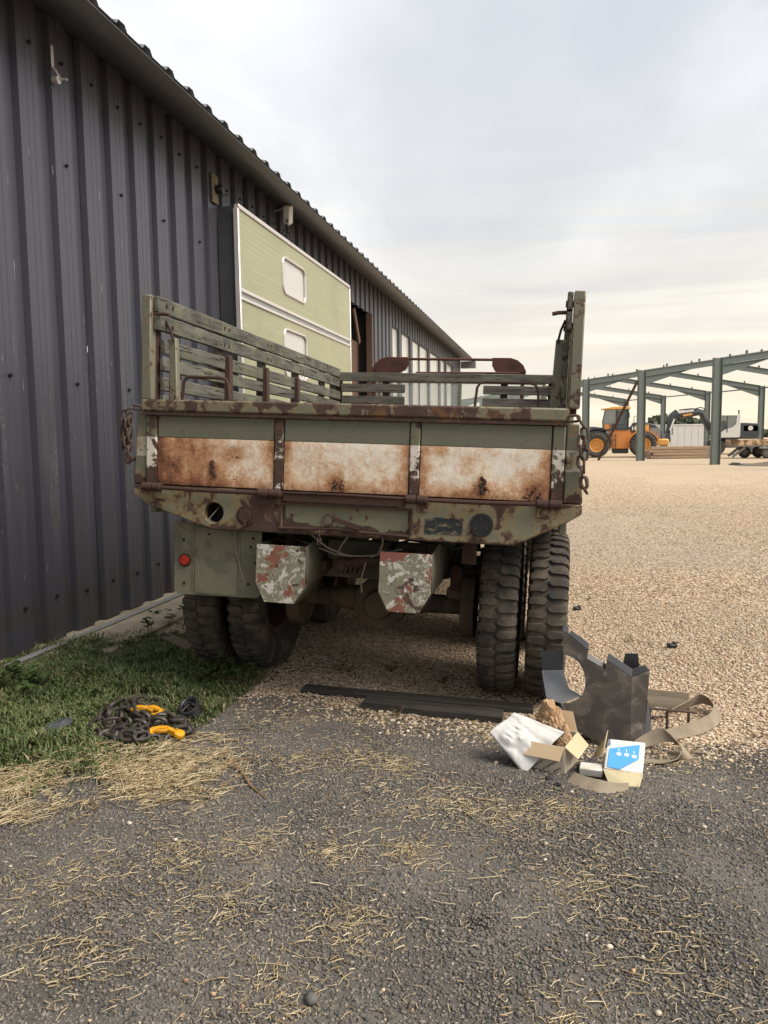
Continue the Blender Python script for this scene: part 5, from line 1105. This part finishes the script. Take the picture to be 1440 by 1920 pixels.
    V = np.stack([base - s * .5, base + s * .5, mid - s, mid + s, tip], 1).reshape(-1, 3); o5 = (np.arange(n) * 5)[:, None, None]
    F = (np.array([(0, 1, 3), (0, 3, 2), (2, 3, 4)])[None] + o5).reshape(-1, 3); c = np.repeat(pick(n, [(.11, .15, .048), (.14, .18, .062), (.08, .115, .038), (.21, .205, .09), (.34, .29, .165)], [4, 3, 3, 1.3, .9]), 5, 0)
    tag(place('grass', raw_mesh('grass', V, F, 3, c), 'grass', smooth=0), 'short dark green grass between shed wall and straw', 'grass', kind='stuff')
scatter_ground()
def leaf_clump(name, label, x, y, nl, h, r, cols, cat, group=None, wd=.3):
    t = thing(name, label, cat, G(x, y), (0, 0, random.uniform(0, 6)), group); V = []; F = []; C = []; st = MB()
    ns = max(2, nl // 7)
    for k in range(ns):
        a = random.uniform(0, 2 * PI); q = random.uniform(.3, 1) * r; hh = h * random.uniform(.5, 1); top = Vector((q * math.cos(a), q * math.sin(a), hh)); st.tube([(0, 0, -.003), top * .5 + Vector((0, 0, hh * .15)), top], [.0022, .0018, .001], 4)
        for j in range(nl // ns):
            u = random.uniform(.25, 1); p = top * u + Vector((0, 0, hh * .2 * math.sin(PI * u))); b = random.uniform(0, 2 * PI); L = random.uniform(.5, 1) * h * .42; d = Vector((math.cos(b), math.sin(b), random.uniform(-.3, .6))).normalized(); s = Vector((-math.sin(b), math.cos(b), random.uniform(-.3, .3))) * L * wd; o = len(V)
            V += [p, p + d * L * .4 + s, p + d * L * .4 + Vector((0, 0, -.15 * L)), p + d * L * .4 - s, p + d * L * .75 + s * .6, p + d * L * .75 - s * .6, p + d * L + Vector((0, 0, -.2 * L))]; F += [(o, o + 2, o + 1), (o, o + 3, o + 2), (o + 1, o + 2, o + 4), (o + 2, o + 5, o + 4), (o + 2, o + 3, o + 5), (o + 4, o + 5, o + 6)]; c = random.choice(cols); C += [c] * 7
    me = raw_mesh('foliage', np.array([tuple(v) for v in V]), np.array(F), 3, np.array(C)); place('foliage', me, 'grass', t, smooth=0); st.build('stem', 'stem', t); return t
def build_weeds():
    g = [(.05, .085, .022), (.07, .11, .03), (.04, .065, .018)]; dry = [(.12, .13, .04), (.20, .17, .07), (.08, .10, .03)]
    leaf_clump('weed', 'leafy green weed growing between the two left rear tyres', -2.06, 4.37, 60, .17, .15, g, 'weed'); leaf_clump('weed', 'small leafy weed in front of the left inner tyre', -1.85, 4.36, 40, .13, .10, g, 'weed')
    leaf_clump('weed', 'broad leafed weed on the concrete footing next to the shed', -3.02, 5.62, 26, .16, .17, g, 'weed', None, .2); leaf_clump('weed', 'taller sprawling weed in the grass where the shed wall meets it', -3.1, 3.95, 110, .20, .30, g, 'weed')
    leaf_clump('weed', 'thin wiry weed at the edge of the concrete footing', -2.95, 5.2, 24, .20, .12, g, 'weed', None, .2)
    for x, y in ((-1.34, 4.78), (-.67, 4.75), (-1.05, 4.9)): leaf_clump('weed', 'sparse low weed sprouting in the gravel under the truck', x, y, 34, .07, .09, dry + g, 'weed', 'weeds under the truck')
    for x, y in ((.56, 5.36), (.72, 6.06), (.59, 6.13), (.42, 8.24), (1.59, 8.37), (.35, 7.7), (1.05, 4.25)): leaf_clump('grass_tuft', 'thin dry grass tuft sprouting from the open gravel', x, y, 36, .05, .11, dry, 'grass tuft', 'tufts in the open gravel', .12)
    leaf_clump('grass_tuft', 'small grey green grass tuft beside the shorter thick dark plank', -.83, 4.10, 40, .07, .06, dry, 'grass tuft', None, .08)
build_weeds()

# ------------------------------------------------------------------ yard behind: steel frame, machines, timber, trees
def build_steel_frame():
    P1 = Vector((7.46, 38.85, 0)); a = Vector((-2.71, 6.02, 0)); b = Vector((15.99, 6.43, 0)); E, RZ = 4.8, 6.0
    t = thing('unfinished_hall', 'unclad grey steel portal frame of a new hall', 'steel frame', tuple(P1))
    bn = b.normalized(); an = a.normalized()
    def hsec(p, q, w, h, name, par, up=(0, 0, 1)):      # H section
        m = MB(); p, q = Vector(p), Vector(q); d = (q - p).normalized(); u = Vector(up); x = d.cross(u).normalized(); z = x.cross(d)
        m.beam(p, q, .03, h - .04, up); m.beam(p + z * h / 2, q + z * h / 2, w, .02, up); m.beam(p - z * h / 2, q - z * h / 2, w, .02, up); return m.build(name, 'steel', par)
    for k in range(-1, 7):
        n = a * k; f = n + b; mid = n + b / 2
        for c in (n, f): hsec(c + Vector((0, 0, 0)), c + Vector((0, 0, E + .15)), .2, .40, 'column', t, tuple(bn))
        for c, s in ((n, 1), (f, -1)):
            r = hsec(c + Vector((0, 0, E)) + bn * s * .2, mid + Vector((0, 0, RZ)), .18, .34, 'rafter', t)
            m = MB(); p0 = c + Vector((0, 0, E - .17)) + bn * s * .2; p1 = p0 + bn * s * 2.6 + Vector((0, 0, (RZ - E) * 2.6 / 8.6)); q = p0 + Vector((0, 0, -.45)); sd = an * .015
            m.add([p0 - sd, p1 - sd, q - sd, p0 + sd, p1 + sd, q + sd], [(0, 1, 2), (5, 4, 3), (0, 3, 4, 1), (1, 4, 5, 2), (2, 5, 3, 0)]); m.beam(q, p1, .18, .03); m.build('haunch', 'steel', r)
            m = MB()
            for u in (.15, .38, .6, .83):
                p = (c + Vector((0, 0, E)) + bn * s * .2).lerp(mid + Vector((0, 0, RZ)), u) + Vector((0, 0, .17)); m.beam(p, p + Vector((0, 0, .16)), .16, .03, tuple(bn))
            m.build('purlin_cleat', 'steel', r)
    m = MB(); m.cyl(b + a * -1 + Vector((0, 0, E)), b + a * 6 + Vector((0, 0, E)), .05, 8); m.build('eave_tie', 'steel', t)
    o = MB(); p = Vector((3.05, 43.2, 0)); q = P1 + a * 1 + Vector((-.25, -.2, 4.35)); o.beam(Vector((2.55, 45.6, .03)), q, .12, .11); tag(o.build('prop_beam', 'rust'), 'brown beam propped diagonally against a column of the steel frame', 'prop')
build_steel_frame()
def mtyre(Rr, W, name='tyre'): return tyre_mesh(Rr, W, 22, .05, name)
def build_loader():
    t = thing('wheel_loader', 'orange wheel loader with dark cab parked behind the steel columns', 'wheel loader', (4.22, 52.3, .0), (0, 0, PI - .05 + PI))
    # local: x to the rear (picture right), front at -x; y away from camera
    tm = mtyre(.80, .58); rm = rim_mesh(.42, .5, -.05); 
    for x in (-1.42, 1.42):
        for y in (-.95, .95):
            w = place('wheel', rm, 'orange_l', t); w.location = (x, y, .80); w.rotation_euler = (.4, 0, -PI / 2 if y < 0 else PI / 2); place('tyre', tm, 'mach_tyre', w)
    def Bx(name, lo, hi, mat, bev=.03, par=t): b = MB(); b.box(lo, hi); return b.build(name, mat, par, bev)
    b = MB(); b.prism([(-.55, .55), (.85, .55), (.95, 1.5), (.55, 1.75), (-.65, 1.75), (-.65, 1.35)], 1.3, Matrix.Translation((0, -.65, 0))); b.build('chassis', 'orange', t, .03)
    b = MB(); b.prism([(.55, 1.62), (.8, 2.20), (1.5, 2.22), (2.15, 2.05), (2.55, 1.7), (2.6, 1.0), (.95, 1.0)], 1.3, Matrix.Translation((0, -.65, 0))); hood = b.build('engine_hood', 'mach_dark', t, .05)
    Bx('hood_panel', (.95, -.67, 1.5), (1.75, -.651, 2.05), 'orange_l', .01, hood); Bx('grille', (1.8, -.67, 1.15), (2.45, -.651, 1.85), 'grey', .01, hood)
    text_obj('HP7', .34, 'white_txt', hood, Matrix.Translation((.72, -.675, 1.72)) @ Matrix.Rotation(R(90), 4, 'X'), 'lettering', .01)
    Bx('counterweight', (2.05, -.8, .75), (2.95, .8, 1.15), 'orange_l', .06); Bx('belly', (-.45, -.5, .25), (.55, .5, .56), 'mach_dark', .05)
    for y in (-1.0, .72):
        b = MB(); P = [(1.42 + 1.0 * math.cos(R(q)), .8 + .92 * math.sin(R(q))) for q in range(20, 171, 15)]; P2 = [(1.42 + .9 * math.cos(R(q)), .8 + .84 * math.sin(R(q))) for q in range(170, 19, -15)]; b.prism(P + P2, .3, Matrix.Translation((0, y, 0))); b.build('fender', 'orange' , t)
        b = MB(); P = [(-1.42 + .98 * math.cos(R(q)), .8 + .9 * math.sin(R(q))) for q in range(10, 120, 15)]; P2 = [(-1.42 + .88 * math.cos(R(q)), .8 + .82 * math.sin(R(q))) for q in range(115, 9, -15)]; b.prism(P + P2, .3, Matrix.Translation((0, y, 0))); b.build('fender', 'mach_dark', t)
    cab = MB(); cab.prism([(-1.0, 1.75), (.52, 1.75), (.55, 3.05), (-.9, 3.05), (-1.05, 2.3)], 1.3, Matrix.Translation((0, -.65, 0))); cb = cab.build('cab', 'mach_glass', t, .02)
    for P in (((-1.02, 1.75), (-1.06, 2.3)), ((-1.06, 2.3), (-.91, 3.05)), ((-.2, 1.75), (-.2, 3.05)), ((.5, 1.75), (.52, 3.05)), ((-1.0, 1.78), (.5, 1.78)), ((-.6, 1.75), (-.62, 2.15))):
        for y in (-.66, .66): m = MB(); m.beam((P[0][0], y, P[0][1]), (P[1][0], y, P[1][1]), .06, .10, (0, 1, 0)); m.build('pillar', 'mach_dark', cb)
    Bx('cab_lower', (-.95, -.67, 1.75), (.5, .67, 2.15), 'mach_dark', .02, cb); Bx('door', (-.18, -.675, 1.8), (.46, -.655, 2.95), 'mach_glass', .02, cb)
    b = MB(); b.prism([(-1.18, 3.06), (.62, 3.06), (.62, 3.22), (-.4, 3.22), (-1.18, 3.10)], 1.5, Matrix.Translation((0, -.75, 0))); rf = b.build('cab_roof', 'orange_l', t, .03); Bx('beacon', (-.05, -.05, 3.22), (.05, .05, 3.34), 'orange', .01, rf)
    b = MB(); b.tube([(.85, -.6, 2.2), (.85, -.6, 2.6), (1.25, -.6, 2.6), (1.25, -.6, 2.2)], .025, 6); b.build('hand_rail', 'mach_dark', t)
    b = MB(); b.tube([(.5, -.6, 2.7), (.55, -.85, 2.7)], .02, 6); b.cbox((.55, -.95, 2.65), (.04, .22, .32)); b.build('mirror', 'mach_dark', t)
    b = MB()
    for z in (.5, .8, 1.1, 1.4): b.beam((-.62, -.8, z), (-.25, -.8, z), .12, .03)
    b.beam((-.62, -.8, .45), (-.62, -.8, 1.5), .03, .05); b.beam((-.25, -.8, .45), (-.25, -.8, 1.5), .03, .05); b.build('ladder', 'mach_dark', t)
    Bx('tool_box', (-.95, -.7, 1.75), (-.55, -.655, 2.12), 'orange', .01)
    for y in (-.45, .45): b = MB(); b.tube([(-.85, y, 1.75), (-1.6, y, 1.85), (-2.5, y, 1.4), (-3.1, y, .7)], .13, 8); b.build('lift_arm', 'mach_dark', t)
    b = MB(); b.prism([(-3.0, .85), (-3.1, .12), (-4.0, .05), (-3.5, .25), (-3.35, .95), (-3.2, 1.0)], 2.5, Matrix.Translation((0, -1.25, 0))); b.build('bucket', 'orange', t, .02)
    c = copy_tree(t); c.location = (-3.6, 63.0, 0); c.rotation_euler = (0, 0, .35); c['label'] = 'second orange wheel loader farther off behind the truck, mostly hidden'; return t
build_loader()
def build_excavator():
    t = thing('wheeled_excavator', 'white wheeled excavator with its dark boom folded down', 'excavator', (12.0, 58.0, 0))
    def Bx(name, lo, hi, mat, bev=.03, par=t): b = MB(); b.box(lo, hi); return b.build(name, mat, par, bev)
    tm = mtyre(.5, .4); rm = rim_mesh(.26, .35, -.05)
    for x in (-.9, 1.3):
        for y in (-.9, .9): w = place('wheel', rm, 'grey', t); w.location = (x, y, .50); w.rotation_euler = (0, 0, -PI / 2 if y < 0 else PI / 2); place('tyre', tm, 'mach_tyre', w)
    Bx('undercarriage', (-1.5, -.6, .45), (1.7, .6, .9), 'mach_dark', .05); b = MB(); b.cyl((0, 0, .9), (0, 0, 1.05), .6, 20); b.build('slew_ring', 'mach_dark', t)
    b = MB(); b.prism([(-1.1, 1.05), (1.6, 1.05), (1.75, 1.4), (1.7, 2.1), (.55, 2.15), (.5, 1.5), (-1.1, 1.4)], 2.2, Matrix.Translation((0, -1.0, 0))); b.build('upper_body', 'mach_dark', t, .05)
    cab = MB(); cab.prism([(-1.25, 1.15), (.42, 1.15), (.45, 2.62), (-.75, 2.66), (-1.05, 2.55), (-1.3, 1.75)], 1.0, Matrix.Translation((0, -1.02, 0))); cb = cab.build('cab', 'mach_glass', t, .03)
    b = MB(); b.prism([(-1.22, 1.16), (.43, 1.16), (.46, 2.68), (.26, 2.68), (.22, 2.1), (.0, 1.85), (-.45, 1.72), (-.75, 1.5), (-1.24, 1.45)], .04, Matrix.Translation((0, -1.065, 0))); b.build('cab_side', 'mwhite', cb, .01)
    Bx('cab_roof', (-1.05, -1.07, 2.63), (.46, .0, 2.71), 'mwhite', .02, cb); Bx('cab_back', (.425, -1.06, 1.2), (.5, .0, 2.66), 'mwhite', .02, cb)
    for x in (-.35, -1.12): m = MB(); m.beam((x, -1.055, 1.5), (x + (.0 if x > -1 else .12), -1.055, 2.64), .05, .06, (0, 1, 0)); m.build('pillar', 'mach_dark', cb)
    b = MB(); b.cyl((.4, -.9, 2.7), (.4, -.9, 2.95), .02, 6); b.cyl((.4, -.9, 2.88), (.4, -.9, 3.0), .06, 8); b.build('beacon', 'mach_dark', cb); b = MB(); b.cyl((.5, -.5, 2.66), (.5, -.5, 2.85), .05, 8); b.build('beacon', 'mach_dark', cb)
    Bx('engine_cover', (.65, -1.0, 1.5), (1.7, .9, 2.02), 'mach_dark', .08); b = MB(); disc(b, 1.15, 1.78, -1.03, -1.0, .16, 14); b.build('round_badge', 'mwhite', t)
    bo = MB(); bo.tube([(-.9, .25, 1.2), (-1.45, .25, 2.2), (-1.75, .25, 2.9), (-2.1, .25, 2.95), (-2.6, .25, 2.85), (-3.55, .25, 2.72)], [.2, .24, .27, .26, .24, .2], 8); boom = bo.build('boom', 'mach_dark', t)
    m = MB(); m.beam((-3.35, .02, 2.95), (-2.35, .02, 3.08), .06, .16, (0, 0, 1)); m.build('boom_plate', 'mwhite', boom); m = MB(); m.beam((-3.05, .0, 2.73), (-2.45, .0, 2.83), .03, .13); m.build('name_plate', 'orange_l', boom)
    m = MB(); m.tube([(-2.9, .1, 3.08), (-2.3, .1, 3.16), (-1.9, .1, 3.28), (-1.65, .1, 3.2), (-1.55, .1, 2.9)], .04, 6); m.tube([(-3.3, .2, 3.12), (-2.4, .2, 3.2), (-1.9, .2, 3.05)], .05, 6); m.build('hydraulic_hose', 'black', boom)
    st = MB(); st.tube([(-3.45, .25, 3.10), (-3.7, .25, 2.75), (-3.9, .25, 2.0), (-4.05, .25, 1.45)], [.12, .26, .2, .14], 8); st.build('stick', 'mach_dark', t); m = MB(); m.beam((-3.62, .0, 2.5), (-3.9, .0, 1.7), .06, .12); m.build('stick_plate', 'mwhite', t)
    m = MB(); m.prism([(-4.2, 1.5), (-3.9, 1.5), (-3.85, 1.0), (-4.1, .55), (-4.55, .35), (-4.6, .5), (-4.3, .9)], .7, Matrix.Translation((0, -.1, 0))); m.tube([(-4.0, .1, 1.6), (-3.7, .05, 1.4), (-3.75, .05, 1.9)], .04, 6); m.build('bucket', 'mach_dark', t)
    Bx('stabiliser', (-1.95, -1.1, .12), (-1.7, 1.1, .5), 'grey', .04)
build_excavator()
def build_yard_goods():
    t = thing('white_container', 'plain white container standing behind the timber stack and excavator', 'container', (12.6, 80, 0)); b = MB(); b.box((-2.8, -1.2, 0), (2.2, 1.2, 2.25)); b.build('body', 'container', t, .03)
    b = MB(); b.box((-2.85, -1.25, 2.25), (2.25, 1.25, 2.33)); b.build('roof_rim', 'mwhite', t, .02)
    for k in range(8): b = MB(); b.box((-2.7 + k * .62, -1.225, .1), (-2.66 + k * .62, -1.2, 2.2)); b.build('side_rib', 'container', t)
    beam = MB(); beam.box((-1.95, -.11, 0), (1.95, .11, .16)); me = beam.mesh('timber_beam'); n = 0
    for lay in range(4):
        for j in range(6 - (lay == 3) * 2):
            o = place('squared_timber', me, 'timber', None, .008); o.location = (7.62 + random.uniform(-.25, .25), 48.6 + j * .235, .03 + lay * .175); o.rotation_euler = (0, 0, .20 + random.uniform(-.01, .01)); tag(o, 'pale brown squared timber beam in the yard stack behind the steel columns', 'timber beam', 'beams of the timber stack')
    for k, x in enumerate((-1.4, 1.4)):
        b = MB(); b.box((-.05, -.2, 0), (.05, 1.5, .032)); o = b.build('stack_bearer', 'timber'); o.location = (7.62 + x, 48.6 + x * .2, -.004); tag(o, 'thin wooden bearer on the ground below the timber stack', 'bearer', 'bearers under the timber stack')
    t = thing('flatbed_trailer', 'low trailer with faded orange dropsides beside the excavator', 'trailer', (12.2, 48.6, 0), (0, 0, .06))
    def Bx(name, lo, hi, mat, bev=.01, par=t): b = MB(); b.box(lo, hi); return b.build(name, mat, par, bev)
    Bx('deck', (-2.1, -.85, .68), (2.4, .85, .76), 'grey'); Bx('dropside', (-2.1, -.88, .76), (-1.15, -.85, 1.08), 'trailer_side'); d = Bx('dropside', (-1.13, -.88, .76), (2.4, -.85, 1.10), 'trailer_side'); Bx('rear_dropside', (-2.1, .85, .76), (2.4, .88, 1.08), 'trailer_side'); Bx('tailboard', (-2.13, -.85, .76), (-2.1, .85, 1.08), 'trailer_side'); Bx('headboard', (2.4, -.85, .76), (2.43, .85, 1.08), 'trailer_side')
    text_obj('Bo', .16, 'black_txt', d, Matrix.Translation((-.4, -.883, .86)) @ Matrix.Rotation(R(90), 4, 'X'), 'lettering', .006)
    tm = mtyre(.34, .2); rm = rim_mesh(.19, .18, -.03)
    for x in (-.3, .45):
        for y in (-.8, .8): w = place('wheel', rm, 'grey', t); w.location = (x, y, .34); w.rotation_euler = (0, 0, -PI / 2 if y < 0 else PI / 2); place('tyre', tm, 'mach_tyre', w)
    for x, z in ((-1.2, .33),): w = place('wheel', rm, 'mach_dark', t); w.location = (x, .3, z + .01); w.rotation_euler = (0, 0, PI / 2); place('tyre', tm, 'mach_tyre', w)
    Bx('mudguard', (-.75, -.92, .56), (.9, -.7, .66), 'grey', .02); b = MB(); b.beam((-2.05, -.5, .12), (-1.4, -.5, .66), .1, .14); b.build('loading_ramp', 'grey', t); b = MB(); b.beam((-2.05, .5, .12), (-1.4, .5, .66), .1, .14); b.build('loading_ramp', 'grey', t); b = MB(); b.cyl((-2.05, -.5, .0), (-2.05, -.5, .2), .05, 8); b.build('support_leg', 'grey', t)
    o = MB(); n = 16; V = [(0, 0, .35)]; 
    for ring, (rr, zz) in enumerate(((.8, .27), (1.6, .14), (2.4, -.01))):
        for k in range(n): a = 2 * PI * k / n; q = rr * (1 + .18 * fbm(k, ring, .9)); V.append((q * 1.3 * math.cos(a), q * .6 * math.sin(a), zz))
    F = [(0, 1 + k, 1 + (k + 1) % n) for k in range(n)]
    for r_ in range(2): F += [(1 + r_ * n + k, 1 + (r_ + 1) * n + k, 1 + (r_ + 1) * n + (k + 1) % n, 1 + r_ * n + (k + 1) % n) for k in range(n)]
    o.add(V, F); m = o.build('soil_mound', 'stake_wood'); m.location = (11.2, 37.5, 0); tag(m, kind='structure')
    b = MB(); b.cbox((0, 0, .06), (.35, .2, .12)); b.cbox((.2, .1, .04), (.9, .35, .06), (0, 0, .2)); x = b.build('block_offcut', 'mach_dark', None, .02); x.location = (8.25, 38.3, -.0); tag(x, 'dark offcut lying at the foot of the nearest steel column', 'offcut')
build_yard_goods()
def build_hedge():
    V = []; C = []; n = 26000
    xs_ = rng.uniform(-60, 190, n); row = rng.integers(0, 2, n)
    hh = np.array([3.6 + 2.3 * fbm(x * .045, 0, 1.0) + 1.5 * fbm(x * .22, 5, 1.0) for x in xs_]); hh = np.clip(hh + np.where((xs_ > 28) & (xs_ < 48), 1.6, 0), 1.8, 9)
    z = rng.uniform(0, 1, n) ** .7 * hh; y = 236 + row * 8 + rng.normal(0, 2.0, n) * (1 - z / hh * .5); P = np.c_[xs_, y, z]
    s = rng.uniform(.25, .75, n); Q = rotmats(n); q = np.array([(-1, -.6, 0), (1, -.6, 0), (.8, .7, 0), (-.8, .7, 0)]); V = (np.einsum('nij,kj->nki', Q, q) * s[:, None, None] + P[:, None, :]).reshape(-1, 3); V[:, 2] = np.maximum(V[:, 2], .02)
    F = np.arange(n * 4).reshape(n, 4); c = np.repeat(pick(n, [(.13, .155, .10), (.155, .175, .12), (.105, .13, .085)]), 4, 0)  # leaf colours lightened to put distance haze into the tint
    tag(place('tree_belt', raw_mesh('tree_belt', V, F, 4, c), 'grass', smooth=0), 'far-off belt of green trees along the yard horizon', 'trees', kind='stuff')
build_hedge()
